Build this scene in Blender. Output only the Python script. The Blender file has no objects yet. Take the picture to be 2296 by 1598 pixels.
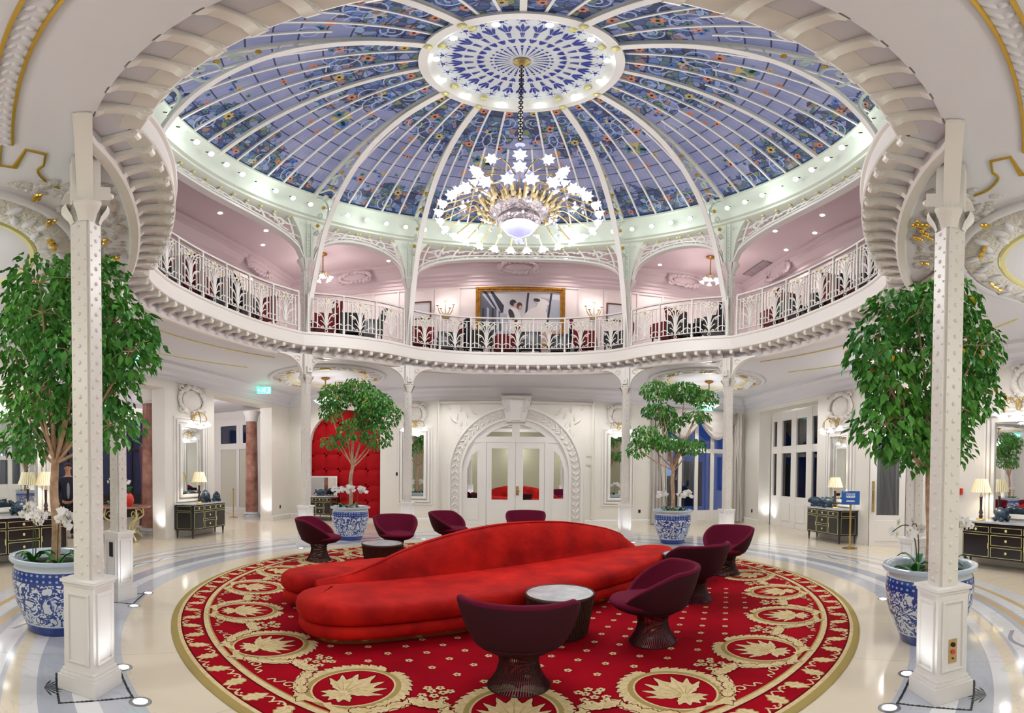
import bpy, math, random
from mathutils import Vector, Matrix
random.seed(11)
pi = math.pi; sin, cos, sqrt, atan2 = math.sin, math.cos, math.sqrt, math.atan2
rad, deg = math.radians, math.degrees
SC = bpy.context.scene; COL = SC.collection
CY = 6.21                      # centre of the rotunda lies at (0, CY)
RC = 5.02                      # radius of the column circle

# ------------------------------------------------------------ mesh helpers
class MB:
    def __init__(s): s.v = []; s.f = []; s.m = []; s.nb = 0
    def add(s, vs, fs, m=0):
        o = len(s.v); s.v += [tuple(p) for p in vs]
        for f in fs: s.f.append([i + o for i in f]); s.m.append(m)
        return s
    def box(s, x0, x1, y0, y1, z0, z1, m=0):
        s.nb += 1; e = .0004*(s.nb % 9); x0 -= e; x1 += e; y0 -= e; y1 += e; z1 += e; z0 -= e*(z0 > .001)
        v = [(x, y, z) for z in (z0, z1) for y in (y0, y1) for x in (x0, x1)]
        return s.add(v, [(0, 2, 3, 1), (4, 5, 7, 6), (0, 1, 5, 4), (2, 6, 7, 3), (0, 4, 6, 2), (1, 3, 7, 5)], m)
    def obox(s, c, d, rz=0, m=0):
        o = len(s.v); s.box(-d[0]/2, d[0]/2, -d[1]/2, d[1]/2, -d[2]/2, d[2]/2, m)
        a, b = cos(rz), sin(rz)
        for i in range(o, len(s.v)):
            x, y, z = s.v[i]; s.v[i] = (c[0] + a*x - b*y, c[1] + b*x + a*y, c[2] + z)
        return s
    def tube(s, pts, r, n=6, m=0, closed=False):
        P = [Vector(p) for p in pts]; k = len(P)
        rr = r if isinstance(r, (list, tuple)) else [r]*k
        vs = []; N = None
        for i in range(k):
            if closed: t = P[(i+1) % k] - P[i-1]
            else: t = P[min(i+1, k-1)] - P[max(i-1, 0)]
            if t.length < 1e-9: t = Vector((0, 0, 1))
            t.normalize()
            if N is None:
                N = t.orthogonal().normalized()
            else:
                N = N - t*N.dot(t)
                N = N.normalized() if N.length > 1e-6 else t.orthogonal().normalized()
            B = t.cross(N)
            for j in range(n):
                a = 2*pi*j/n; vs.append(P[i] + (N*cos(a) + B*sin(a))*rr[i])
        fs = []
        for i in range(k if closed else k-1):
            i2 = (i+1) % k
            for j in range(n):
                fs.append((i*n+j, i*n+(j+1) % n, i2*n+(j+1) % n, i2*n+j))
        if not closed: fs += [tuple(range(n-1, -1, -1)), tuple((k-1)*n+j for j in range(n))]
        return s.add(vs, fs, m)
    def lathe(s, prof, n=24, c=(0, 0, 0), m=0, a0=0.0, a1=2*pi):
        full = abs(a1-a0-2*pi) < 1e-6; k = n if full else n+1; p = len(prof)
        vs = [(c[0]+r*cos(a0+(a1-a0)*i/n), c[1]+r*sin(a0+(a1-a0)*i/n), c[2]+z) for i in range(k) for r, z in prof]
        fs = []
        for i in range(n):
            i2 = (i+1) % k
            for j in range(p-1): fs.append((i*p+j, i2*p+j, i2*p+j+1, i*p+j+1))
        return s.add(vs, fs, m)
    def sphere(s, c, r, n=8, k=6, m=0, sc=(1, 1, 1)):
        vs = [(c[0], c[1], c[2]+r*sc[2])]
        for i in range(1, k):
            t = pi*i/k
            for j in range(n):
                a = 2*pi*j/n
                vs.append((c[0]+r*sin(t)*cos(a)*sc[0], c[1]+r*sin(t)*sin(a)*sc[1], c[2]+r*cos(t)*sc[2]))
        vs.append((c[0], c[1], c[2]-r*sc[2])); L = len(vs)-1
        fs = [(0, 1+j, 1+(j+1) % n) for j in range(n)]
        for i in range(k-2):
            for j in range(n):
                a = 1+i*n; fs.append((a+j, a+n+j, a+n+(j+1) % n, a+(j+1) % n))
        fs += [(L, L-n+(j+1) % n, L-n+j) for j in range(n)]
        return s.add(vs, fs, m)
    def prism(s, poly, z0, z1, m=0, mt=None):
        n = len(poly)
        s.add([(x, y, z0) for x, y in poly] + [(x, y, z1) for x, y in poly],
              [tuple(range(n-1, -1, -1))] + [(i, (i+1) % n, n+(i+1) % n, n+i) for i in range(n)], m)
        return s.add([(x, y, z1) for x, y in poly], [tuple(range(n))], m if mt is None else mt)
    def flat(s, poly, z, m=0):
        return s.add([(p[0], p[1], z) for p in poly], [tuple(range(len(poly)))], m)
    def sweep(s, path, prof, closed=False, m=0, capped=True):
        """plan path [(x,y)], profile [(offset to the left, z)]"""
        k = len(path); p = len(prof); vs = []
        for i in range(k):
            if closed: a, b = path[i-1], path[(i+1) % k]
            else: a, b = path[max(i-1, 0)], path[min(i+1, k-1)]
            tx, ty = b[0]-a[0], b[1]-a[1]; l = math.hypot(tx, ty) or 1
            nx, ny = -ty/l, tx/l; sc = 1.0
            if closed or 0 < i < k-1:
                q = path[i]; ux, uy = q[0]-a[0], q[1]-a[1]; ul = math.hypot(ux, uy) or 1
                d = (ux*tx+uy*ty)/(ul*l); sc = 1/max(.35, abs(d))
            for o, z in prof: vs.append((path[i][0]+nx*o*sc, path[i][1]+ny*o*sc, z))
        fs = []
        for i in range(k if closed else k-1):
            i2 = (i+1) % k
            for j in range(p-1): fs.append((i*p+j, i2*p+j, i2*p+j+1, i*p+j+1))
        if not closed and capped and p > 2: fs += [tuple(range(p)), tuple((k-1)*p+j for j in range(p-1, -1, -1))]
        return s.add(vs, fs, m)
    def bar3(s, pts, side, w, h, m=0):
        """rectangular bar along 3-D points; side = constant horizontal direction (width), h along the normal"""
        P = [Vector(p) for p in pts]; k = len(P); S = Vector(side).normalized(); vs = []
        for i in range(k):
            t = (P[min(i+1, k-1)]-P[max(i-1, 0)]).normalized(); B = t.cross(S).normalized()
            hh = h[i] if isinstance(h, (list, tuple)) else h
            for a, b in ((-1, -1), (1, -1), (1, 1), (-1, 1)): vs.append(P[i]+S*a*w/2+B*b*hh/2)
        fs = [(i*4+j, i*4+(j+1) % 4, i*4+4+(j+1) % 4, i*4+4+j) for i in range(k-1) for j in range(4)]
        fs += [(3, 2, 1, 0), (k*4-4, k*4-3, k*4-2, k*4-1)]
        return s.add(vs, fs, m)
    def xf(s, M, o=0):
        for i in range(o, len(s.v)): s.v[i] = tuple(M @ Vector(s.v[i]))
        return s
    def merge(s, b, M=None, m=None):
        vs = b.v if M is None else [tuple(M @ Vector(p)) for p in b.v]
        o = len(s.v); s.v += vs
        for f, q in zip(b.f, b.m): s.f.append([i+o for i in f]); s.m.append(q if m is None else m)
        return s

KIDS = {}
def TR(x, y, z, rz=0, sc=1): return Matrix.Translation((x, y, z)) @ Matrix.Rotation(rz, 4, 'Z') @ Matrix.Scale(sc, 4)

def build(mb, name, mats, parent=None, loc=None, rz=0, smooth=40, bevel=0, sub=0):
    me = bpy.data.meshes.new(name); me.from_pydata(mb.v, [], mb.f)
    for q in (mats if isinstance(mats, (list, tuple)) else [mats]): me.materials.append(q)
    me.polygons.foreach_set('material_index', mb.m)
    if smooth:
        me.polygons.foreach_set('use_smooth', [True]*len(me.polygons))
        if smooth < 180: me.set_sharp_from_angle(angle=rad(smooth))
    me.update()
    o = bpy.data.objects.new(name, me); COL.objects.link(o)
    if parent: o.parent = parent; KIDS.setdefault(parent.name, []).append(o)
    if loc: o.location = loc
    if rz: o.rotation_euler[2] = rz
    if bevel:
        b = o.modifiers.new('bevel', 'BEVEL'); b.width = bevel; b.segments = 2; b.limit_method = 'ANGLE'; b.angle_limit = rad(50)
    if sub:
        b = o.modifiers.new('sub', 'SUBSURF'); b.levels = sub; b.render_levels = sub
    return o
def tag(o, label=None, cat=None, group=None, kind=None):
    if label: o['label'] = label
    if cat: o['category'] = cat
    if group: o['group'] = group
    if kind: o['kind'] = kind
    return o
def thing(name, label, cat, loc=(0, 0, 0), rz=0, group=None):
    o = bpy.data.objects.new(name, None); COL.objects.link(o); o.empty_display_size = .1
    o.location = loc; o.rotation_euler = (0, 0, rz)
    return tag(o, label, cat, group)
def inst(src, parent, loc=(0, 0, 0), rz=0, sc=None):
    c = src.copy(); COL.objects.link(c); c.parent = parent; KIDS.setdefault(parent.name, []).append(c); c.location = loc; c.rotation_euler = (0, 0, rz)
    if sc: c.scale = sc
    return c
def dup(root, loc, rz=None, label=None, group=None, sc=None):
    def cp(o, par):
        c = o.copy(); COL.objects.link(c)
        if par: c.parent = par; KIDS.setdefault(par.name, []).append(c)
        for ch in list(KIDS.get(o.name, [])): cp(ch, c)
        return c
    r = cp(root, None); r.location = loc
    if rz is not None: r.rotation_euler = (0, 0, rz)
    if sc: r.scale = sc if isinstance(sc, (tuple, list)) else (sc, sc, sc)
    if label: r['label'] = label
    if group: r['group'] = group
    return r
def struct(mb, name, mats, **k): return tag(build(mb, name, mats, **k), kind='structure')

def catmull(P, n=6, closed=False):
    k = len(P); out = []
    for i in range(k if closed else k-1):
        g = lambda j: P[j % k] if closed else P[max(0, min(k-1, j))]
        a, b, c, d = g(i-1), g(i), g(i+1), g(i+2)
        for q in range(n):
            t = q/n
            out.append(tuple(.5*((2*b[x]) + (-a[x]+c[x])*t + (2*a[x]-5*b[x]+4*c[x]-d[x])*t*t + (-a[x]+3*b[x]-3*c[x]+d[x])*t**3) for x in range(len(b))))
    if not closed: out.append(tuple(P[-1]))
    return out
def resample(path, step=None, n=None):
    L = [0]
    for a, b in zip(path, path[1:]): L.append(L[-1]+math.dist(a, b))
    if n is None: n = max(1, round(L[-1]/step))
    out = []; j = 0
    for i in range(n+1):
        t = L[-1]*i/n
        while j < len(L)-2 and L[j+1] < t: j += 1
        u = (t-L[j])/max(1e-9, L[j+1]-L[j]); a, b = path[j], path[j+1]
        out.append(tuple(a[x]+(b[x]-a[x])*u for x in range(len(a))))
    return out
def plen(path): return sum(math.dist(a, b) for a, b in zip(path, path[1:]))
def arc(cx, cy, r, a0, a1, n=12, r2=None):
    r2 = r if r2 is None else r2
    return [(cx+(r+(r2-r)*i/n)*cos(a0+(a1-a0)*i/n), cy+(r+(r2-r)*i/n)*sin(a0+(a1-a0)*i/n)) for i in range(n+1)]
def pol(r, a, z=None):
    p = (r*cos(a), CY+r*sin(a)); return p if z is None else (p[0], p[1], z)

# ------------------------------------------------------------ materials
def S(r, g, b):
    f = lambda c: (c/12.92 if c <= .04045 else ((c+.055)/1.055)**2.4)
    return (f(r/255), f(g/255), f(b/255), 1)
def nd(nt, t, **k):
    n = nt.nodes.new(t)
    for a, b in k.items(): setattr(n, a, b)
    return n
def mat(name, col, rough=.5, metal=0, spec=.5, emit=0, ecol=None, coat=0, noise=None, bump=None, sheen=0, trans=0, alpha=None):
    m = bpy.data.materials.new(name); m.use_nodes = True; nt = m.node_tree; b = nt.nodes['Principled BSDF']
    I = b.inputs; I['Base Color'].default_value = col; I['Roughness'].default_value = rough; I['Metallic'].default_value = metal
    I['Specular IOR Level'].default_value = spec
    if emit: I['Emission Color'].default_value = ecol or col; I['Emission Strength'].default_value = emit
    if coat: I['Coat Weight'].default_value = coat; I['Coat Roughness'].default_value = .1
    if sheen: I['Sheen Weight'].default_value = sheen; I['Sheen Roughness'].default_value = .4; I['Sheen Tint'].default_value = col
    if trans: I['Transmission Weight'].default_value = trans
    tc = nd(nt, 'ShaderNodeTexCoord')
    if noise:                                                # (scale, other colour, detail)
        t = nd(nt, 'ShaderNodeTexNoise'); t.inputs['Scale'].default_value = noise[0]; t.inputs['Detail'].default_value = noise[2] if len(noise) > 2 else 4
        nt.links.new(tc.outputs['Object'], t.inputs['Vector'])
        r = nd(nt, 'ShaderNodeValToRGB'); r.color_ramp.elements[0].position = .35; r.color_ramp.elements[1].position = .68
        r.color_ramp.elements[0].color = noise[1]; r.color_ramp.elements[1].color = col
        nt.links.new(t.outputs['Fac'], r.inputs['Fac']); nt.links.new(r.outputs['Color'], I['Base Color'])
    if bump:                                                 # (scale, strength)
        t2 = nd(nt, 'ShaderNodeTexNoise'); t2.inputs['Scale'].default_value = bump[0]; t2.inputs['Detail'].default_value = 3
        nt.links.new(tc.outputs['Object'], t2.inputs['Vector'])
        bp = nd(nt, 'ShaderNodeBump'); bp.inputs['Strength'].default_value = bump[1]; bp.inputs['Distance'].default_value = bump[2] if len(bump) > 2 else .02
        nt.links.new(t2.outputs['Fac'], bp.inputs['Height']); nt.links.new(bp.outputs['Normal'], I['Normal'])
    return m
def math_(nt, op, a, b=None, c=None):
    n = nd(nt, 'ShaderNodeMath', operation=op)
    for i, x in enumerate((a, b, c)):
        if x is None: continue
        if isinstance(x, (int, float)): n.inputs[i].default_value = x
        else: nt.links.new(x, n.inputs[i])
    return n.outputs[0]
def mixc(nt, f, a, b):
    n = nd(nt, 'ShaderNodeMix', data_type='RGBA')
    for i, x in ((0, f), (6, a), (7, b)):
        if isinstance(x, (int, float)): n.inputs[i].default_value = x
        elif isinstance(x, tuple): n.inputs[i].default_value = x
        else: nt.links.new(x, n.inputs[i])
    return n.outputs[2]
def ramp(nt, fac, stops, interp='CONSTANT'):
    r = nd(nt, 'ShaderNodeValToRGB'); e = r.color_ramp; e.interpolation = interp
    while len(e.elements) > 1: e.elements.remove(e.elements[0])
    e.elements[0].position = stops[0][0]; e.elements[0].color = stops[0][1]
    for p, c in stops[1:]:
        q = e.elements.new(p); q.color = c
    nt.links.new(fac, r.inputs['Fac']); return r.outputs['Color']
# ------------------------------------------------------------ camera: a 128 degree panorama on a level horizon
F, YH, XC, ROLL, PIT = 1028.7248, 1075.0992, 1157.8335, .0092, -.0178
cd = bpy.data.cameras.new('camera'); cam = bpy.data.objects.new('camera', cd); COL.objects.link(cam)
cd.type = 'PANO'; cd.panorama_type = 'EQUIRECTANGULAR'
cd.longitude_min = (0-XC)/F; cd.longitude_max = (2296-XC)/F
cd.latitude_min = (YH-1598)/F; cd.latitude_max = YH/F
cr, sr, cp_, sp_ = cos(ROLL), sin(ROLL), cos(PIT), sin(PIT)
def w_of(x, y, z):
    x, z = x*cr-z*sr, x*sr+z*cr
    return Vector((x, y*cp_-z*sp_, y*sp_+z*cp_))
rx, fw, up = w_of(1, 0, 0), w_of(0, 1, 0), w_of(0, 0, 1)
M = Matrix.Identity(4)
for i in range(3): M[i][0] = rx[i]; M[i][1] = up[i]; M[i][2] = -fw[i]
M.translation = Vector((0, 0, 1.6)); cam.matrix_world = M; cd.clip_start = .02; cd.clip_end = 200
SC.camera = cam

# ------------------------------------------------------------ world: blue evening outside
w = bpy.data.worlds.new('world'); SC.world = w; w.use_nodes = True
bg = w.node_tree.nodes['Background']; bg.inputs['Color'].default_value = (.045, .10, .36, 1); bg.inputs['Strength'].default_value = .5

SC.view_settings.view_transform = 'Standard'; SC.view_settings.look = 'None'; SC.view_settings.gamma = 1
SC.view_settings.use_curve_mapping = False; SC.view_settings.exposure = 0.3
cy = SC.cycles
cy.max_bounces = 6; cy.diffuse_bounces = 3; cy.glossy_bounces = 4; cy.transmission_bounces = 5; cy.transparent_max_bounces = 8
cy.sample_clamp_indirect = 4; cy.sample_clamp_direct = 0; cy.caustics_reflective = False; cy.caustics_refractive = False
cy.use_adaptive_sampling = True; cy.adaptive_threshold = .15; cy.adaptive_min_samples = 16; cy.time_limit = 1000; cy.use_denoising = True; cy.blur_glossy = .5

# ------------------------------------------------------------ material palette
WHITE = mat('white_plaster', S(234, 231, 227), .55)
CEIL = mat('ceiling_plaster', S(222, 221, 227), .6)
IRON = mat('ivory_painted_iron', S(233, 229, 222), .38)
IRONG = mat('pale_green_painted_iron', S(226, 232, 218), .4)
PANEL = mat('ivory_panelling', S(230, 226, 218), .5)
ORN = mat('moulded_plaster', S(226, 221, 214), .6, bump=(26, .9, .03))
RELIEF = mat('rough_plaster_relief', S(226, 222, 220), .7, noise=(9, S(190, 186, 184), 6), bump=(22, .8, .04))
PINK = mat('pink_gallery_plaster', S(214, 194, 197), .6)
PINKW = mat('blush_gallery_panelling', S(236, 222, 220), .55)
GOLD = mat('gilding', S(214, 172, 70), .3, metal=.75)
BRASS = mat('polished_brass', S(206, 176, 116), .25, metal=.9)
PGOLD = mat('pale_gilt', S(226, 218, 150), .35, metal=.25)
BLACK = mat('black_lacquer', S(26, 26, 30), .22, coat=.4)
DARK = mat('dark_metal', S(38, 34, 36), .4, metal=.5)
MARB = mat('white_marble_top', S(216, 218, 220), .15, noise=(7, S(180, 186, 192), 8))
MIRROR = mat('mirror_glass', (.86, .88, .87, 1), .015, metal=1)
RED = mat('red_velvet', S(214, 30, 18), .72, sheen=.6, noise=(2.6, S(158, 6, 8), 7), bump=(6, .5, .03), spec=.2)
REDD = mat('dark_red_upholstery', S(120, 10, 20), .8, sheen=.3)
REDP = mat('crimson_quilted_fabric', S(158, 2, 14), .75, sheen=.08, spec=.2)
PLUM = mat('plum_upholstery', S(104, 12, 46), .85, sheen=.55, bump=(160, .25, .003), spec=.2)
PLUMD = mat('dark_plum_shell', S(58, 16, 30), .8, sheen=.25, spec=.25)
WIRE = mat('bronze_wire', S(66, 40, 46), .3, metal=.6)
TBRZ = mat('bronze_drum', S(86, 74, 66), .35, metal=.6)
LEAF = mat('ficus_leaf', S(104, 172, 70), .38, noise=(2.2, S(52, 124, 50), 5), spec=.4)
LEAF2 = mat('orchid_leaf', S(40, 110, 36), .4)
YLEAF = mat('yellow_leaf', S(214, 170, 30), .5)
BARK = mat('ficus_bark', S(208, 176, 146), .85, noise=(14, S(172, 138, 112), 5), bump=(30, .5, .01))
STEM = mat('orchid_stem', S(70, 84, 46), .6)
PETAL = mat('white_orchid_petal', S(246, 244, 246), .6)
SOIL = mat('moss', S(46, 62, 26), .95, bump=(40, .8, .02))
CURT = mat('silver_grey_satin', S(196, 190, 184), .35, sheen=.3)
CURTD = mat('grey_lining', S(92, 86, 80), .6)
SHADE = mat('lit_pleated_shade', S(240, 234, 212), .7, emit=.5, ecol=S(255, 244, 206)); SHADE2 = mat('shaded_pleat_fold', S(214, 200, 160), .7, emit=.28, ecol=S(240, 220, 165))  # second material paints the shade of the pleats as darker colour and glow
BULB = mat('lit_globe', (1, 1, 1, 1), .3, emit=4, ecol=(.86, 1, .97, 1))
TULIP = mat('lit_glass_tulip', (.62, .63, .68, 1), .3, emit=.8, ecol=(.92, .95, 1, 1))
DOWN = mat('lit_downlight', (1, 1, 1, 1), .3, emit=9, ecol=(1, .95, .9, 1))
UPL = mat('lit_floor_lens', (1, 1, 1, 1), .3, emit=6, ecol=(.94, .96, 1, 1))
CRYST = mat('crystal', S(140, 142, 178), .08, spec=.9, coat=.5)
EXITG = mat('lit_green_sign', S(60, 210, 150), .4, emit=1.6, ecol=(.16, .9, .6, 1))
EXITW = mat('lit_white_symbol', (1, 1, 1, 1), .4, emit=2.2)
NAVY = mat('navy_cloth', S(30, 36, 52), .85)
GREYC = mat('grey_cloth', S(150, 150, 154), .9)
SKIN = mat('skin', S(206, 152, 128), .55)
HAIR = mat('dark_hair', S(48, 36, 30), .7)
SIGNB = mat('blue_sign_print', S(34, 92, 168), .4)
WHITEP = mat('white_print', S(240, 244, 250), .5)
VERD = mat('blue_green_bronze', S(58, 84, 100), .4, metal=.3, noise=(12, S(30, 44, 66), 5))
GILT = mat('soft_gilt', S(176, 152, 102), .35, metal=.5); GILTD = mat('aged_gilt', S(142, 120, 78), .35, metal=.6)
FRAMEG = mat('gilt_frame', S(196, 140, 60), .35, metal=.6, noise=(10, S(150, 98, 36)))
REDV = mat('red_glass', S(206, 40, 30), .15, coat=.6)
PURPLE = mat('mauve_drape', S(128, 84, 104), .8)
ROSEM = mat('rose_marble', S(186, 140, 122), .25, noise=(3.4, S(138, 88, 76), 9))
NIGHTG = mat('night_glass', S(22, 32, 62), .06, spec=.7)
LAV = mat('pale_lilac_glass', S(210, 206, 230), .1, spec=.7)

def glass_mat():
    m = bpy.data.materials.new('window_glass'); m.use_nodes = True; nt = m.node_tree; nt.nodes.remove(nt.nodes['Principled BSDF'])
    t = nd(nt, 'ShaderNodeBsdfTransparent'); t.inputs[0].default_value = (.82, .86, .94, 1)
    g = nd(nt, 'ShaderNodeBsdfGlossy'); g.inputs['Roughness'].default_value = .02
    fr = nd(nt, 'ShaderNodeFresnel'); fr.inputs[0].default_value = 1.5
    mx = nd(nt, 'ShaderNodeMixShader'); nt.links.new(math_(nt, 'MULTIPLY_ADD', fr.outputs[0], 1.0, .06), mx.inputs[0])
    nt.links.new(t.outputs[0], mx.inputs[1]); nt.links.new(g.outputs[0], mx.inputs[2])
    nt.links.new(mx.outputs[0], nt.nodes['Material Output'].inputs[0]); return m
GLASS = glass_mat()

def radius_sock(nt, cx=0, cyy=0):
    tc = nd(nt, 'ShaderNodeTexCoord'); sp = nd(nt, 'ShaderNodeSeparateXYZ'); nt.links.new(tc.outputs['Object'], sp.inputs[0])
    x = math_(nt, 'SUBTRACT', sp.outputs[0], cx); y = math_(nt, 'SUBTRACT', sp.outputs[1], cyy)
    r = math_(nt, 'SQRT', math_(nt, 'ADD', math_(nt, 'MULTIPLY', x, x), math_(nt, 'MULTIPLY', y, y)))
    a = math_(nt, 'ARCTAN2', y, x)
    return tc, sp, r, a

def floor_mat():
    m = bpy.data.materials.new('polished_marble_floor'); m.use_nodes = True; nt = m.node_tree; b = nt.nodes['Principled BSDF']
    tc, sp, r, a = radius_sock(nt, 0, CY)
    cream, grey, lt, dk = S(222, 208, 182), S(182, 186, 196), S(214, 214, 216), S(160, 166, 178)
    och = S(206, 176, 122); wh = S(222, 224, 226)
    rings = [(0, cream), (4.69, grey), (4.97, dk), (4.985, wh), (5.13, dk), (5.37, lt), (5.5, cream), (5.62, grey), (5.66, wh), (5.84, grey), (5.9, och), (5.99, grey), (6.03, wh), (6.2, och), (6.27, lt), (6.5, cream)]
    col = ramp(nt, math_(nt, 'DIVIDE', r, 10.0), [(p/10, c) for p, c in rings])
    # little mosaic tesserae in the two white bands
    bk = nd(nt, 'ShaderNodeTexVoronoi'); bk.inputs['Scale'].default_value = 1
    cv = nd(nt, 'ShaderNodeCombineXYZ'); nt.links.new(math_(nt, 'MULTIPLY', a, 22.0), cv.inputs[0]); nt.links.new(math_(nt, 'MULTIPLY', r, 14.0), cv.inputs[1])
    nt.links.new(cv.outputs[0], bk.inputs['Vector'])
    inb = math_(nt, 'MULTIPLY', math_(nt, 'GREATER_THAN', r, 5.67), math_(nt, 'LESS_THAN', r, 5.83))
    sw = math_(nt, 'SINE', math_(nt, 'MULTIPLY', a, 48.0))
    wav = math_(nt, 'ABSOLUTE', math_(nt, 'SUBTRACT', math_(nt, 'MULTIPLY', math_(nt, 'SUBTRACT', r, 5.75), 18.0), sw))
    dark = math_(nt, 'MULTIPLY', inb, math_(nt, 'LESS_THAN', wav, .42))
    gap = math_(nt, 'GREATER_THAN', math_(nt, 'SINE', math_(nt, 'MULTIPLY', a, 12.0)), -.2)
    col = mixc(nt, math_(nt, 'MULTIPLY', math_(nt, 'MULTIPLY', dark, gap), .75), col, S(70, 90, 128))
    # veins
    n = nd(nt, 'ShaderNodeTexNoise'); n.inputs['Scale'].default_value = 2.2; n.inputs['Detail'].default_value = 8; n.inputs['Distortion'].default_value = 1.4
    nt.links.new(tc.outputs['Object'], n.inputs['Vector'])
    v = math_(nt, 'ABSOLUTE', math_(nt, 'SUBTRACT', n.outputs['Fac'], .5))
    v = math_(nt, 'MULTIPLY', math_(nt, 'LESS_THAN', v, .012), .15)
    marble = math_(nt, 'GREATER_THAN', r, 4.69)
    col = mixc(nt, math_(nt, 'MULTIPLY', v, marble), col, S(120, 126, 138))
    n2 = nd(nt, 'ShaderNodeTexNoise'); n2.inputs['Scale'].default_value = 1.3; n2.inputs['Detail'].default_value = 6
    nt.links.new(tc.outputs['Object'], n2.inputs['Vector'])
    col = mixc(nt, math_(nt, 'MULTIPLY', n2.outputs['Fac'], .22), col, S(240, 238, 236))
    # slab joints
    jt = math_(nt, 'LESS_THAN', math_(nt, 'ABSOLUTE', math_(nt, 'SUBTRACT', math_(nt, 'FRACT', math_(nt, 'MULTIPLY', a, 24/(2*pi))), .5)), .004)
    col = mixc(nt, math_(nt, 'MULTIPLY', jt, .35), col, S(150, 146, 140))
    nt.links.new(col, b.inputs['Base Color']); b.inputs['Roughness'].default_value = .09; b.inputs['Specular IOR Level'].default_value = .6
    return m
FLOOR = floor_mat()

def pot_mat():
    m = bpy.data.materials.new('blue_and_white_porcelain'); m.use_nodes = True; nt = m.node_tree; b = nt.nodes['Principled BSDF']
    tc, sp, r, a = radius_sock(nt)
    z = sp.outputs[2]; blue, white, pale = S(22, 44, 118), S(214, 224, 232), S(176, 196, 218)
    cv = nd(nt, 'ShaderNodeCombineXYZ'); nt.links.new(math_(nt, 'MULTIPLY', a, .42), cv.inputs[0]); nt.links.new(z, cv.inputs[1])
    n = nd(nt, 'ShaderNodeTexNoise'); n.inputs['Scale'].default_value = 6.5; n.inputs['Detail'].default_value = 3; n.inputs['Distortion'].default_value = 2.2
    nt.links.new(cv.outputs[0], n.inputs['Vector'])
    body = math_(nt, 'LESS_THAN', math_(nt, 'ABSOLUTE', math_(nt, 'SUBTRACT', n.outputs['Fac'], .5)), .055)
    n3 = nd(nt, 'ShaderNodeTexNoise'); n3.inputs['Scale'].default_value = 15; n3.inputs['Detail'].default_value = 1; n3.inputs['Distortion'].default_value = 1.2
    nt.links.new(cv.outputs[0], n3.inputs['Vector'])
    body = math_(nt, 'MAXIMUM', body, math_(nt, 'GREATER_THAN', n3.outputs['Fac'], .62))
    # key-like frieze under the rim
    fz = math_(nt, 'MULTIPLY', math_(nt, 'GREATER_THAN', z, .555), math_(nt, 'LESS_THAN', z, .665))
    key = math_(nt, 'GREATER_THAN', math_(nt, 'ADD', math_(nt, 'SINE', math_(nt, 'MULTIPLY', a, 44.0)), math_(nt, 'SINE', math_(nt, 'MULTIPLY', z, 120.0))), 1.15)
    inb = math_(nt, 'MULTIPLY', math_(nt, 'GREATER_THAN', z, .115), math_(nt, 'LESS_THAN', z, .555))
    foot = math_(nt, 'LESS_THAN', z, .10)
    f = math_(nt, 'MAXIMUM', math_(nt, 'MAXIMUM', math_(nt, 'MULTIPLY', inb, body), foot), fz)
    tone = nd(nt, 'ShaderNodeTexNoise'); tone.inputs['Scale'].default_value = 20; nt.links.new(tc.outputs['Object'], tone.inputs['Vector'])
    bl = mixc(nt, tone.outputs['Fac'], blue, S(44, 82, 168))
    col = mixc(nt, f, white, bl)
    col = mixc(nt, math_(nt, 'MULTIPLY', math_(nt, 'MULTIPLY', fz, key), .8), col, pale)
    nt.links.new(col, b.inputs['Base Color']); b.inputs['Roughness'].default_value = .12; b.inputs['Coat Weight'].default_value = .5
    return m
POT = pot_mat()

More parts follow.
